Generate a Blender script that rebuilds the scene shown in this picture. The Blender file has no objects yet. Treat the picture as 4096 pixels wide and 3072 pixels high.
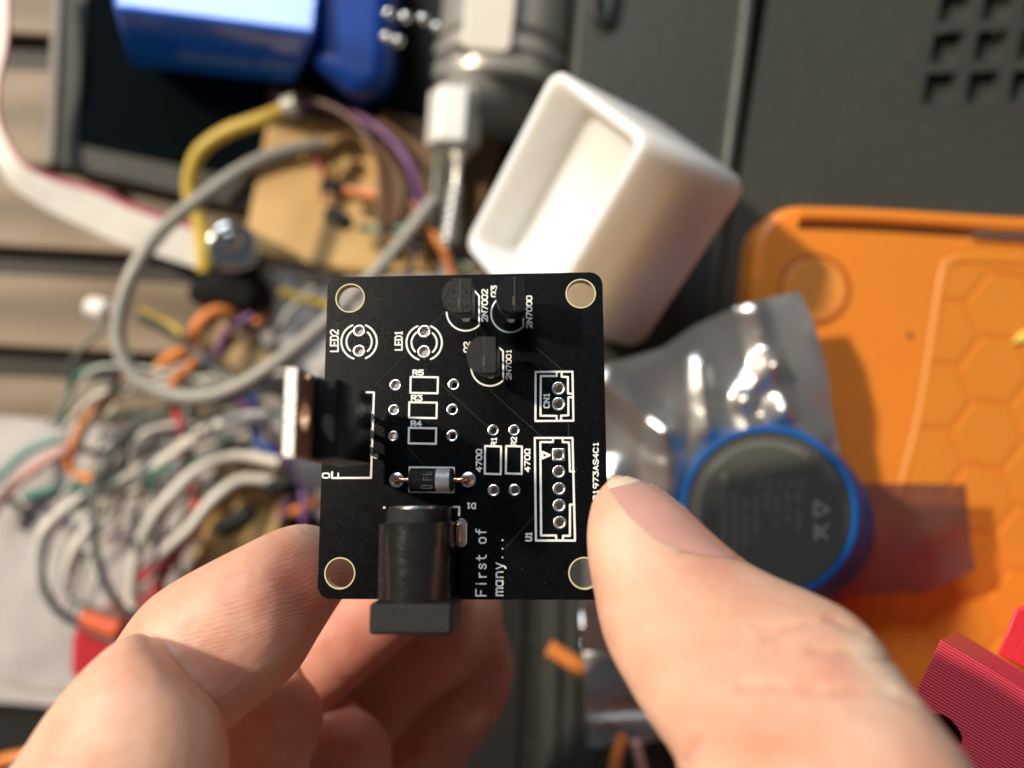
import bpy, bmesh, math, random
from mathutils import Vector, Matrix, noise
from mathutils.bvhtree import BVHTree
random.seed(7)
MM = 0.001
ZC = 300.0                      # camera height above the desk, mm
FPX = 27.2 / 36 * 4096          # focal length in pixels of the photograph
sc = bpy.context.scene

# ---------------- camera ----------------
cd = bpy.data.cameras.new('camera'); cam = bpy.data.objects.new('camera', cd)
sc.collection.objects.link(cam); sc.camera = cam
cam.location = (0, 0, ZC * MM)
cd.lens = 27.2; cd.sensor_width = 36; cd.clip_start = 0.01; cd.clip_end = 20
cd.dof.use_dof = True; cd.dof.focus_distance = 0.1165; cd.dof.aperture_fstop = 7.4

# ---------------- world and lamps ----------------
w = bpy.data.worlds.new('World'); sc.world = w; w.use_nodes = True
bg = w.node_tree.nodes['Background']
bg.inputs['Color'].default_value = (0.78, 0.86, 1.0, 1); bg.inputs['Strength'].default_value = 0.085

def area(name, loc, target, size, power, col, shape='DISK', size_y=None):
    l = bpy.data.lights.new(name, 'AREA'); l.shape = shape; l.size = size
    if size_y: l.size_y = size_y
    l.energy = power; l.color = col
    o = bpy.data.objects.new(name, l); sc.collection.objects.link(o)
    o.location = loc
    o.rotation_euler = (Vector(target) - Vector(loc)).to_track_quat('-Z', 'Y').to_euler()
    return o
SUND = Vector((-0.68, 0.37, 0.60)).normalized()
area('window_sun', SUND * 2.2 + Vector((0, 0, .15)), (0, 0, .15), 0.13, 66, (1.0, .85, .67))
area('window_sky', (-0.35, 1.15, 1.05), (0, 0, .1), 0.6, 13.0, (.84, .92, 1.0), 'RECTANGLE', 0.42)

sc.view_settings.view_transform = 'Standard'; sc.view_settings.look = 'None'
sc.view_settings.gamma = 1; sc.view_settings.exposure = 0.0
sc.cycles.use_denoising = True
sc.cycles.max_bounces = 8; sc.cycles.transparent_max_bounces = 12
sc.cycles.sample_clamp_indirect = 4

# ---------------- helpers ----------------
def W(px, py, d):               # the point seen at photograph pixel (px, py), d mm below the camera
    return Vector(((px - 2048) / FPX * d, -(py - 1536) / FPX * d, ZC - d))

def mat(name, col, rough=.5, metal=0, var=0.0, vscale=60, bump=0.0, bscale=400, sss=0, sssr=(1, .3, .15),
        sscale=.003, coat=0, spec=.5, alpha=1, trans=0, rvar=0, emit=None, spot=None, aniso=0):
    m = bpy.data.materials.new(name); m.use_nodes = True
    nt = m.node_tree; N = nt.nodes; L = nt.links; b = N['Principled BSDF']
    b.inputs['Base Color'].default_value = (*col, 1)
    b.inputs['Roughness'].default_value = rough; b.inputs['Metallic'].default_value = metal
    b.inputs['Specular IOR Level'].default_value = spec
    b.inputs['Coat Weight'].default_value = coat; b.inputs['Coat Roughness'].default_value = .08
    b.inputs['Transmission Weight'].default_value = trans
    b.inputs['Alpha'].default_value = alpha
    if sss:
        b.inputs['Subsurface Weight'].default_value = sss
        b.inputs['Subsurface Radius'].default_value = sssr
        b.inputs['Subsurface Scale'].default_value = sscale
    tc = N.new('ShaderNodeTexCoord')
    if var or rvar:
        n = N.new('ShaderNodeTexNoise'); n.inputs['Scale'].default_value = vscale; n.inputs['Detail'].default_value = 5
        L.new(tc.outputs['Object'], n.inputs['Vector'])
        if var:
            r = N.new('ShaderNodeValToRGB')
            r.color_ramp.elements[0].position = .3; r.color_ramp.elements[1].position = .7
            r.color_ramp.elements[0].color = (*[max(0, c * (1 - var)) for c in col], 1)
            r.color_ramp.elements[1].color = (*[min(1, c * (1 + var)) for c in col], 1)
            L.new(n.outputs['Fac'], r.inputs['Fac']); L.new(r.outputs['Color'], b.inputs['Base Color'])
        if rvar:
            mr = N.new('ShaderNodeMapRange')
            mr.inputs['From Min'].default_value = .3; mr.inputs['From Max'].default_value = .7
            mr.inputs['To Min'].default_value = max(0.02, rough - rvar); mr.inputs['To Max'].default_value = min(1, rough + rvar)
            L.new(n.outputs['Fac'], mr.inputs['Value']); L.new(mr.outputs['Result'], b.inputs['Roughness'])
    if bump:
        n2 = N.new('ShaderNodeTexNoise'); n2.inputs['Scale'].default_value = bscale; n2.inputs['Detail'].default_value = 4
        L.new(tc.outputs['Object'], n2.inputs['Vector'])
        bp = N.new('ShaderNodeBump'); bp.inputs['Strength'].default_value = bump; bp.inputs['Distance'].default_value = .0004
        L.new(n2.outputs['Fac'], bp.inputs['Height']); L.new(bp.outputs['Normal'], b.inputs['Normal'])
    return m

class MB:
    def __init__(s): s.v = []; s.f = []
    def add(s, vs, fs):
        o = len(s.v); s.v += [Vector(v) for v in vs]; s.f += [tuple(i + o for i in f) for f in fs]; return s
    def prism(s, poly, z0, z1, top=None):          # polygon extruded from z0 to z1, CCW
        n = len(poly); top = top or poly
        vs = [(p[0], p[1], z0) for p in poly] + [(p[0], p[1], z1) for p in top]
        return s.add(vs, [tuple(range(n))[::-1], tuple(range(n, 2 * n))] + [(i, (i + 1) % n, n + (i + 1) % n, n + i) for i in range(n)])
    def box(s, x0, x1, y0, y1, z0, z1): return s.prism([(x0, y0), (x1, y0), (x1, y1), (x0, y1)], z0, z1)
    def hexa(s, a, b):                              # two corresponding vertex rings
        n = len(a)
        return s.add(list(a) + list(b), [tuple(range(n))[::-1], tuple(range(n, 2 * n))] + [(i, (i + 1) % n, n + (i + 1) % n, n + i) for i in range(n)])
    def loft(s, rings, cap0=True, cap1=True, closed=True):
        n = len(rings[0]); vs = [v for r in rings for v in r]; fs = []
        for k in range(len(rings) - 1):
            for i in range(n if closed else n - 1):
                j = (i + 1) % n; fs.append((k * n + i, k * n + j, (k + 1) * n + j, (k + 1) * n + i))
        if cap0: fs.append(tuple(range(n))[::-1])
        if cap1: fs.append(tuple(range((len(rings) - 1) * n, len(rings) * n)))
        return s.add(vs, fs)
    def tube(s, pts, r, n=12, flat=1.0, taper=None):
        pts = smooth(pts) if len(pts) > 2 else [Vector(p) for p in pts]
        rings = []; up = Vector((0, 0, 1)); m = len(pts)
        for i, p in enumerate(pts):
            t = (pts[min(i + 1, m - 1)] - pts[max(i - 1, 0)]).normalized()
            a = t.cross(up)
            if a.length < .05: a = t.cross(Vector((0, 1, 0)))
            a.normalize(); b = a.cross(t).normalized()
            rr = r if taper is None else r * taper(i / (m - 1))
            rings.append([p + a * rr * math.cos(2 * math.pi * k / n) + b * rr * flat * math.sin(2 * math.pi * k / n) for k in range(n)])
        return s.loft(rings)
    def cyl(s, c0, c1, r0, r1=None, n=48, prof=None):
        c0 = Vector(c0); c1 = Vector(c1); r1 = r0 if r1 is None else r1
        t = (c1 - c0); L = t.length; t.normalize()
        a = t.cross(Vector((0, 0, 1)))
        if a.length < .01: a = Vector((1, 0, 0))
        a.normalize(); b = t.cross(a).normalized()
        prof = prof or [(0, r0), (L, r1)]
        return s.loft([[c0 + t * h + (a * math.cos(2 * math.pi * k / n) + b * math.sin(2 * math.pi * k / n)) * r for k in range(n)] for h, r in prof])
    def ball(s, c, r, n=20):
        c = Vector(c); rings = []
        for i in range(1, n):
            th = math.pi * i / n
            rings.append([c + Vector((math.sin(th) * math.cos(2 * math.pi * k / n), math.sin(th) * math.sin(2 * math.pi * k / n), math.cos(th))) * r for k in range(n)])
        return s.loft(rings)

def smooth(pts, k=8):                               # Catmull-Rom through the points
    P = [Vector(p) for p in pts]; P = [P[0] * 2 - P[1]] + P + [P[-1] * 2 - P[-2]]; out = []
    for i in range(1, len(P) - 2):
        for j in range(k):
            t = j / k
            out.append(.5 * ((2 * P[i]) + (P[i + 1] - P[i - 1]) * t + (2 * P[i - 1] - 5 * P[i] + 4 * P[i + 1] - P[i + 2]) * t * t + (3 * P[i] - P[i - 1] - 3 * P[i + 1] + P[i + 2]) * t ** 3))
    out.append(P[-2]); return out

def rrect(x0, x1, y0, y1, r, n=6):
    out = []
    for cx, cy, a in ((x1 - r, y1 - r, 0), (x0 + r, y1 - r, 90), (x0 + r, y0 + r, 180), (x1 - r, y0 + r, 270)):
        for k in range(n + 1):
            t = math.radians(a + 90 * k / n); out.append((cx + r * math.cos(t), cy + r * math.sin(t)))
    return out

ORG = {}
def tagit(o, label=None, cat=None, group=None, kind=None):
    if label: o['label'] = label
    if cat: o['category'] = cat
    if group: o['group'] = group
    if kind: o['kind'] = kind
def thing(name, label, cat, loc, group=None, rot=None):
    o = bpy.data.objects.new(name, None); sc.collection.objects.link(o); o.empty_display_size = .01
    o.location = Vector(loc) * MM; ORG[o] = Vector(loc)
    if rot is not None: o.matrix_world = rot; ORG[o] = Vector((0, 0, 0))
    tagit(o, label, cat, group); return o
def obj(name, mb, m, parent=None, label=None, cat=None, group=None, kind=None, bevel=0, seg=2, angle=35, sub=0, flat=False):
    me = bpy.data.meshes.new(name)
    xs = [v.x for v in mb.v]; ys = [v.y for v in mb.v]; zs = [v.z for v in mb.v]
    org = Vector(((min(xs) + max(xs)) / 2, (min(ys) + max(ys)) / 2, min(zs)))
    me.from_pydata([tuple((v - org) * MM) for v in mb.v], [], mb.f)
    bm = bmesh.new(); bm.from_mesh(me); bmesh.ops.recalc_face_normals(bm, faces=bm.faces); bm.to_mesh(me); bm.free()
    if not flat:
        me.shade_smooth()
        try: me.set_sharp_from_angle(angle=math.radians(angle))
        except Exception: pass
    me.materials.append(m)
    o = bpy.data.objects.new(name, me); sc.collection.objects.link(o)
    ORG[o] = org
    if parent: o.parent = parent; o.location = (org - ORG[parent]) * MM
    else: o.location = org * MM
    if bevel:
        md = o.modifiers.new('bevel', 'BEVEL'); md.width = bevel * MM; md.segments = seg; md.limit_method = 'ANGLE'; md.angle_limit = math.radians(40); md.harden_normals = False
    if sub:
        md = o.modifiers.new('sub', 'SUBSURF'); md.levels = sub; md.render_levels = sub
    tagit(o, label, cat, group, kind); return o

# ---------------- materials ----------------
M = {}
M['mask'] = mat('black_solder_mask', (.0030, .0034, .004), .26, bump=.22, bscale=11000, rvar=.05, vscale=900, spec=.08)
M['fr4'] = mat('fibreglass_edge', (.46, .40, .20), .6, var=.15, vscale=900)
M['silk'] = mat('white_silkscreen', (.80, .80, .78), .6, var=.06, vscale=1500, bump=.2, bscale=3000)
M['tin'] = mat('tinned_pad', (.86, .86, .85), .30, 1, bump=.15, bscale=3500)
M['tin_dull'] = mat('dull_tin', (.72, .70, .66), .38, 1, bump=.5, bscale=2200, var=.1, vscale=1200)
M['epoxy'] = mat('black_epoxy', (.010, .010, .010), .34, bump=.5, bscale=7000, rvar=.1, vscale=1200, spec=.25)
M['epoxy_scratched'] = mat('scratched_epoxy', (.016, .014, .011), .34, var=.7, vscale=2600, bump=.9, bscale=4000, spec=.4)
M['epoxy_smooth'] = mat('smooth_epoxy', (.008, .009, .011), .28, bump=.1, bscale=6000, spec=.25)
M['copper'] = mat('copper_lead', (.78, .47, .30), .25, 1, bump=.3, bscale=1200)
M['tab'] = mat('nickel_painted_reflection', (.42, .27, .18), .4, .45, bump=.4, bscale=1400, var=.12, vscale=300)  # nickel, with the warm reflection of its surroundings put into the colour
M['tabedge'] = mat('sawn_tab_edge', (.92, .90, .84), .6, .6, bump=.8, bscale=1800)
M['band'] = mat('silver_band', (.42, .41, .39), .5, .2, var=.25, vscale=900)
M['mark'] = mat('grey_marking', (.20, .19, .17), .6)
M['jack'] = mat('jack_gloss', (.012, .012, .012), .24, bump=.18, bscale=900, rvar=.05, vscale=500)
M['jack_rough'] = mat('jack_rough', (.015, .015, .015), .40, bump=.7, bscale=4200, spec=.3)
M['trace'] = mat('masked_trace', (.022, .021, .019), .3, spec=.2)

M['desk'] = mat('dark_desk', (.010, .008, .006), .6)
M['slat'] = None
M['dark_case'] = mat('dark_plastic', (.048, .050, .042), .42, bump=.5, bscale=350, var=.08, vscale=20)
M['black'] = mat('black_plastic', (.012, .012, .012), .4, var=.3)
M['orange'] = mat('orange_plastic', (.78, .25, .028), .38, sss=.35, sssr=(1, .35, .05), sscale=.004, var=.04, vscale=30, bump=.06, bscale=60)
M['orange_pale'] = mat('orange_button', (.82, .30, .055), .45, sss=.25, sssr=(1, .35, .05), sscale=.003)
M['steel'] = mat('steel', (.78, .78, .76), .18, 1, bump=.1)
M['steel_soft'] = mat('satin_steel', (.80, .78, .73), .35, .6)
M['blue'] = mat('blue_plastic', (.003, .15, .85), .2, coat=.5, var=.1, vscale=20)
M['navy'] = mat('navy_plastic', (.002, .035, .22), .34, var=.4, spec=.3)
M['capblue'] = mat('cap_blue', (.002, .075, .28), .5, var=.2, spec=.25)
M['white'] = mat('white_plastic', (.78, .77, .745), .36, sss=.9, sssr=(1, .75, .5), sscale=.012, bump=.1, bscale=90)
M['paper'] = None
M['red'] = None

def stripes(name, c0, c1, scale, axis, rough=.5, bump=0, dist=0, spec=.5, detail=2, rot=(0, 0, 0), prof='SIN', sss=0):
    m = bpy.data.materials.new(name); m.use_nodes = True; nt = m.node_tree; N = nt.nodes; L = nt.links; b = N['Principled BSDF']
    b.inputs['Roughness'].default_value = rough; b.inputs['Specular IOR Level'].default_value = spec
    if sss: b.inputs['Subsurface Weight'].default_value = sss; b.inputs['Subsurface Radius'].default_value = (1, .1, .1); b.inputs['Subsurface Scale'].default_value = .002
    tc = N.new('ShaderNodeTexCoord'); mp = N.new('ShaderNodeMapping'); mp.inputs['Rotation'].default_value = rot
    wv = N.new('ShaderNodeTexWave'); wv.bands_direction = axis; wv.wave_profile = prof
    wv.inputs['Scale'].default_value = scale; wv.inputs['Distortion'].default_value = dist; wv.inputs['Detail'].default_value = detail
    L.new(tc.outputs['Object'], mp.inputs['Vector']); L.new(mp.outputs['Vector'], wv.inputs['Vector'])
    r = N.new('ShaderNodeValToRGB'); r.color_ramp.elements[0].color = (*c0, 1); r.color_ramp.elements[1].color = (*c1, 1)
    L.new(wv.outputs['Fac'], r.inputs['Fac']); L.new(r.outputs['Color'], b.inputs['Base Color'])
    if bump:
        bp = N.new('ShaderNodeBump'); bp.inputs['Strength'].default_value = bump; bp.inputs['Distance'].default_value = .0001
        L.new(wv.outputs['Fac'], bp.inputs['Height']); L.new(bp.outputs['Normal'], b.inputs['Normal'])
    return m
M['slat'] = stripes('tan_wood', (.16, .115, .075), (.27, .20, .13), 14, 'Y', .6, .2, 3.0)
M['paper'] = stripes('printed_paper', (.42, .40, .39), (.54, .51, .49), 120, 'X', .7, 0, 6.0)
M['carton'] = mat('tan_board', (.62, .40, .15), .6, var=.15, vscale=40)

# ============================================================ SETTING
mb = MB(); mb.box(-900, 900, -900, 900, -20, 0)
obj('desk', mb, M['desk'], kind='structure')

# ---------- wooden slats at the left
slabs = [(-330, -90, 'uppermost'), (-90, 130, 'second'), (270, 655, 'third'), (690, 985, 'fourth'), (1095, 1385, 'fifth'), (1505, 1850, 'sixth')]
SL = ['tan wooden plank at the top left edge of the photo behind the tablet corner', 'tan wooden plank beside the upper left bezel of the tablet',
      'tan wooden plank ending under the lower left corner of the tablet', 'broad tan wooden plank just below the dark tablet and under the ribbon cable',
      'tan wooden plank with the small white plug lying over it', 'tan wooden plank along the top edge of the printed white sheet']
for i, (y0, y1, nm) in enumerate(slabs):
    x1 = 1250
    s = .055
    q = [W(-700, y0 - 700 * s, 292), W(-700, y1 - 700 * s, 292), W(x1, y1 + x1 * s, 292), W(x1, y0 + x1 * s, 292)]
    z0 = .3
    mb = MB(); mb.prism([(p.x, p.y) for p in q], z0, 8)
    obj('timber_plank', mb, M['slat'], None, SL[i], 'plank', 'tan wooden planks at the left of the desk', bevel=1)

# ---------- tablet
t = thing('tablet', 'dark screened tablet with grey bezel behind the blue battery', 'tablet', W(700, 300, 291))
def quadz(pts, d0, d1): # polygon seen at depth d1, extruded down to d0
    P = [W(x, y, d1) for x, y in pts]; return MB().prism([(p.x, p.y) for p in P], ZC - d0, ZC - d1)
M['bezel'] = mat('grey_bezel', (.055, .055, .048), .6, spec=.25, var=.15, vscale=20)
M['bezel_l'] = mat('light_bezel', (.16, .155, .13), .5)
M['screen'] = mat('dark_screen', (.002, .004, .005), .06, spec=.3)
obj('frame', quadz([(262, -300), (190, 655), (1090, 862), (1180, -300)], 292, 281), M['bezel'], t, bevel=1.2)
obj('side_strip', quadz([(222, -300), (178, 640), (215, 650), (258, -300)], 291.8, 279.5), M['bezel_l'], t, bevel=.6)
obj('screen', quadz([(360, -300), (306, 576), (1060, 730), (1120, -300)], 281.2, 280.4), M['screen'], t)

# ---------- printed sheets
def sheet(name, pts, d, m, label, cat, thick=.4, group=None, wav=2.0):
    P = [W(x, y, d) for x, y in pts]
    a, b, c, e = P; n = 28; up = []; lo = []
    for i in range(n + 1):
        for j in range(n + 1):
            u, v = i / n, j / n
            p = a * (1 - u) * (1 - v) + b * u * (1 - v) + c * u * v + e * (1 - u) * v
            z = wav * (noise.noise(p * .03) + .5 * noise.noise(p * .09))
            up.append(p + Vector((0, 0, z))); lo.append(p + Vector((0, 0, z - thick)))
    k = (n + 1)
    fs = [(i * k + j, (i + 1) * k + j, (i + 1) * k + j + 1, i * k + j + 1) for i in range(n) for j in range(n)]
    fl = [tuple(x + k * k for x in f[::-1]) for f in fs]
    side = []
    for i in range(n):
        for q in ((i * k, (i + 1) * k), ((i + 1) * k + n, i * k + n), (i + 1, i), (n * k + i, n * k + i + 1)):
            side.append((q[0], q[1], q[1] + k * k, q[0] + k * k))
    return obj(name, MB().add(up + lo, fs + fl + side), m, None, label, cat, group)
sheet('paper_sheet', [(-300, 1640), (-350, 2790), (760, 2860), (1150, 1760)], 287, M['paper'], 'large creased printed white sheet lying under the loops of wire', 'paper', wav=2.5)
sheet('paper_sheet', [(1060, 1010), (880, 1700), (1500, 2300), (1960, 1030)], 282, M['paper'], 'white sheet partly hidden behind the left edge of the black circuit board', 'paper', wav=2.5)

# ---------- tan board
t = quadz([(1075, 430), (965, 1010), (1420, 1090), (1740, 1090), (1700, 520)], 299.5, 278)
obj('cardboard_block', t, M['carton'], None, 'tan cardboard block under the thin wires below the blue battery', 'block', bevel=1.5)
M['brown'] = mat('brown_card', (.17, .09, .035), .6, var=.35, vscale=30)
obj('wooden_offcut', quadz([(1510, 430), (1500, 900), (1900, 1000), (2010, 560)], 277.6, 268), M['brown'], None, 'brown wooden offcut behind the steel drill bit', 'offcut', bevel=1.5)
obj('plastic_holder', quadz([(1735, 560), (1710, 960), (1850, 985), (1850, 600)], 267.6, 262), mat('smoky_plastic', (.10, .105, .085), .3, var=.2), None, 'smoky grey ridged holder lying beside the drill bit', 'holder', bevel=1.5)

# ---------- black motor with a metal cap
t = thing('metal_can_motor', 'small motor with shiny metal cap on a black rubber base', 'motor', W(900, 1150, 299))
obj('base', quadz([(760, 1110), (720, 1190), (800, 1230), (900, 1235), (1010, 1270), (1055, 1180), (1010, 1080), (850, 1070)], 290, 268), mat('black_rubber', (.005, .005, .005), .7, spec=.15), t, bevel=4, seg=4)
obj('metal_cap', MB().cyl(W(935, 1010, 290), W(935, 985, 262), 9.5, 8.5), M['steel'], t, bevel=1.5, seg=3)
obj('shaft', MB().cyl(W(925, 965, 266), W(925, 962, 256), 3.2), M['steel'], t, bevel=1, seg=3)

# ============================================================ DARK CASE (the big box under the right half)
DT = 222.0
t = thing('tool_case', 'large matt dark grey plastic case with a grid of square recesses', 'case', W(3300, 1500, 300))
P = lambda x, y, d=DT: W(x, y, d)
def poly(pts, d): return [(p.x, p.y) for p in (W(x, y, d) for x, y in pts)]
mb = MB(); mb.prism(poly([(2180, 4300), (2180, 1500), (2400, -900), (3015, -900), (3035, 0), (2918, 700), (2700, 2200), (2640, 4300)][::1], DT)[::-1], 0.2, ZC - DT - 1.2)
obj('left_body', mb, M['dark_case'], t, bevel=1.0)
# right lid with square recesses, built as a grid of cells on a lattice
ux = Vector((174, -6)); uy = Vector((-32, 164))
base = Vector((3803, -199))
def latt(i, j): q = base + ux * i + uy * j; return (q.x, q.y)
mb = MB(); zt = ZC - DT
# recess cells occupy i=0..5, j=0..3 (only bottom three rows seen)
NI, NJ = 6, 4
fr = (0.0, .70); fj = (0.0, .60)
def cellpt(i, fx, j, fy): q = base + ux * (i + fx) + uy * (j + fy); return W(q.x, q.y, DT)
dep = 4.0
def addq(a, b, c, d): mb.add([a, b, c, d], [(0, 1, 2, 3)])
dz = Vector((0, 0, -dep))
for i in range(NI):
    for j in range(NJ):
        A, B, C, D = (cellpt(i, 0, j, 0), cellpt(i, .72, j, 0), cellpt(i, .72, j, .76), cellpt(i, 0, j, .76))
        E, F = cellpt(i + 1, 0, j, 0), cellpt(i + 1, 0, j, .76)
        G, H, I2 = cellpt(i, 0, j + 1, 0), cellpt(i, .72, j + 1, 0), cellpt(i + 1, 0, j + 1, 0)
        addq(B, C, F, E); addq(D, G, H, C); addq(C, H, I2, F)
        addq(A, B, B + dz, A + dz); addq(B, C, C + dz, B + dz); addq(C, D, D + dz, C + dz); addq(D, A, A + dz, D + dz)
        addq(A + dz, B + dz, C + dz, D + dz)
# surrounding plate
g00, g10, g11, g01 = cellpt(0, 0, 0, 0), cellpt(NI, 0, 0, 0), cellpt(NI, 0, NJ, 0), cellpt(0, 0, NJ, 0)
seamT, seamB = P(3075, 0), P(2955, 700)
dirv = (seamB - seamT).normalized()
o00 = seamT - dirv * 70; o01 = seamT + dirv * 330
o10 = o00 + Vector((300, 0, 0)); o11 = o01 + Vector((300, 0, 0))
h0 = seamT + dirv * 12; h1 = seamT + dirv * 36
addq(o00, o10, g10, g00); addq(g10, o10, o11, g11); addq(g01, g11, o11, o01)
mb.add([o00, g00, g01, o01], [(0, 1, 2, 3)])
down = Vector((0, 0, -60))
for a, b in ((o00, o10), (o10, o11), (o11, o01), (o01, o00)): addq(a, b, b + down, a + down)
obj('right_lid', mb, M['dark_case'], t, flat=True)
mb = MB().tube([P(3030, -600, DT - .5), P(2990, 0, DT - .5), P(2905, 700, DT - .5), P(2700, 2300, DT - .5)], 2.3, 16)
obj('rounded_rib', mb, M['dark_case'], t)
mb = MB().tube([P(2105, 1600, DT + 2), P(2090, 2400, DT + .4), P(2050, 3300, DT + .4)], 1.6, 12)
obj('groove_lip', mb, M['black'], t)
mb = MB()
for k in range(3):
    x = 2230 + k * 75
    mb.prism(poly([(x, 2380), (x - 25, 3300), (x + 12 - 25, 3300), (x + 12, 2380)], DT - 1)[::-1], ZC - DT - 2, ZC - DT + .2)
obj('raised_lines', mb, M['dark_case'], t)
# the latch loop at the top edge
mb = MB().tube([P(2375, -60, DT - 1), P(2382, 50, DT - 1), P(2405, 85, DT - 1), P(2440, 60, DT - 1), P(2455, -60, DT - 1)], 1.0, 10)
obj('latch_loop', mb, M['black'], t)
# dust: bright grains on the lid, part of the case
M['dust'] = mat('pale_dust', (.6, .55, .42), .25, .4)
mb = MB()
for k in range(150):
    x = random.uniform(3050, 4200); y = random.uniform(20, 830)
    if random.random() < .25: x = random.uniform(2120, 2330); y = random.uniform(2500, 3050)
    r = random.choice([.10, .12, .14, .22]) 
    p = P(x, y, DT - .05); mb.ball(p, r, 5)
o = obj('dust_grains', mb, M['dust'], t, kind='stuff')

# ============================================================ ORANGE CASE
DO = 207.0
t = thing('orange_case', 'orange plastic case with honeycomb panel and round button beside the white box', 'case', W(3700, 1800, 214.8))
def ocorner(cx, cy, r, a0, a1, n=10):
    return [(cx + r * math.cos(math.radians(a0 + (a1 - a0) * k / n)), cy + r * math.sin(math.radians(a0 + (a1 - a0) * k / n))) for k in range(n + 1)]
outl = [(2900, 2200), (2690, 3500)] + [(4700, 3600), (4700, 912)] + ocorner(3205, 1005, 185, 272, 190)
mb = MB(); mb.prism(poly(outl, DO), ZC - DT + .2, ZC - DO)
obj('body', mb, M['orange'], t, bevel=2.4, seg=5, angle=50)
# raised lip along the top edge with a groove below it
def strip(pts, d, w, h, up=1):
    return [W(x, y, d) for x, y in pts]
lip = [(3190, 858), (3500, 868), (3900, 893), (4300, 915), (4700, 938)]
mb = MB().tube([W(x, y, DO - .4) for x, y in lip], 2.1, 14)
obj('edge_lip', mb, M['orange'], t)
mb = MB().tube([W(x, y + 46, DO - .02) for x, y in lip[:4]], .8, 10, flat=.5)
obj('groove', mb, mat('groove_painted_shade', (.10, .035, .006), .6), t)  # dark strip: the groove's shade put in as colour
mb = MB().tube([W(3895, 936, DO - 1), W(4300, 962, DO - 1)], 1.1, 12)
obj('hinge_pin', mb, M['steel'], t)
# round button with its ring groove
c = W(3258, 1160, DO); 
def ring(c, r0, r1, z0, z1, n=64, m=10):
    R = []; rm = (r0 + r1) / 2; hw = (r1 - r0) / 2
    for k in range(n):
        a = 2 * math.pi * k / n; dirr = Vector((math.cos(a), math.sin(a), 0))
        R.append([c + dirr * (rm + hw * math.cos(2 * math.pi * q / m)) + Vector((0, 0, (z0 + z1) / 2 + (z1 - z0) / 2 * math.sin(2 * math.pi * q / m))) for q in range(m)])
    vs = [v for r in R for v in r]; fs = [(k * m + q, k * m + (q + 1) % m, ((k + 1) % n) * m + (q + 1) % m, ((k + 1) % n) * m + q) for k in range(n) for q in range(m)]
    return MB().add(vs, fs)
obj('button_ring', ring(c, 8.6, 9.9, -.5, .22), mat('deep_orange', (.50, .10, .008), .5), t)
obj('round_button', MB().cyl(c + Vector((0, 0, -1)), c + Vector((0, 0, .55)), 8.5, n=72), M['orange_pale'], t, bevel=.5, seg=3)
# honeycomb tiles clipped to the panel outline
pan = [(3800, 1062), (4700, 1100), (4700, 3300), (3380, 3300)]
def clip(pg, q):
    out = pg
    for i in range(len(q)):
        a, b = Vector(q[i]), Vector(q[(i + 1) % len(q)]); inn = out; out = []
        side = lambda p: (b.x - a.x) * (p[1] - a.y) - (b.y - a.y) * (p[0] - a.x)
        for k in range(len(inn)):
            p, r = inn[k - 1], inn[k]; sp, sr = side(p), side(r)
            if (sp >= 0) != (sr >= 0):
                tt = sp / (sp - sr); out.append((p[0] + (r[0] - p[0]) * tt, p[1] + (r[1] - p[1]) * tt))
            if sr >= 0: out.append(r)
        if not out: return []
    return out
ax = Vector((math.cos(math.radians(7)), math.sin(math.radians(7)))); ay = Vector((-ax.y, ax.x)); S = 150
mbh = MB()
for i in range(-4, 6):
    for j in range(-3, 10):
        cc = Vector((4009, 1227)) + ax * 1.5 * S * i + ay * (j + (.5 if i % 2 else 0)) * math.sqrt(3) * S
        hx = [tuple(cc + (ax * math.cos(math.radians(60 * k)) + ay * math.sin(math.radians(60 * k))) * (S - 9)) for k in range(6)]
        pg = clip(hx, pan)
        if len(pg) > 2:
            area2 = sum(pg[k - 1][0] * pg[k][1] - pg[k][0] * pg[k - 1][1] for k in range(len(pg)))
            if abs(area2) < 3000: continue
            q0 = poly(pg, DO)[::-1]
            cx_ = sum(p[0] for p in q0) / len(q0); cy_ = sum(p[1] for p in q0) / len(q0)
            q1 = [(cx_ + (p[0] - cx_) * .955, cy_ + (p[1] - cy_) * .955) for p in q0]
            mbh.prism(q0, ZC - DO - .3, ZC - DO + .45, top=q1)
obj('honeycomb_panel', mbh, M['orange'], t, flat=True)
obj('honeycomb_groove_shade', MB().prism(poly(pan, DO)[::-1], ZC - DO - .3, ZC - DO + .06), mat('groove_shade_orange', (.70, .21, .02), .5), t)  # darker orange sheet paints the shade inside the honeycomb grooves
mb = MB().tube([W(x, y, DO) for x, y in ((4500, 1062), (3900, 1035), (3812, 1052), (3775, 1110), (3690, 1640), (3600, 2000), (3450, 2700), (3360, 3300))], 1.3, 10, flat=.35)
obj('panel_rim', mb, M['orange'], t)
mb = MB(); c = W(3640, 1340, DO - .2); mb.ball(c, .55, 7); mb.ball(c + Vector((.5, -.4, 0)), .4, 6); mb.ball(c + Vector((-.5, .2, 0)), .35, 6)
obj('black_speck', mb, mat('black_crumb', (.01, .01, .01), .6), None, 'tiny black speck on the plain orange lid left of the honeycomb', 'speck')
mb = MB(); c = W(4085, 1350, DO - .5); mb.add([c + Vector(v) for v in ((-2.8, -1.6, 0), (3, -1.2, 0), (3, 3, 0), (-.3, 1.2, 0), (-2.3, -1.2, .9), (3, -1, 1.0), (3, 2.8, 1.2), (0, .9, 1.2))], [(0, 3, 2, 1), (4, 5, 6, 7), (0, 1, 5, 4), (1, 2, 6, 5), (2, 3, 7, 6), (3, 0, 4, 7)])
obj('yellow_chip', mb, mat('yellow_chip', (.85, .72, .15), .5), None, 'small yellow plastic chip on the honeycomb at the right edge', 'chip')

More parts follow.
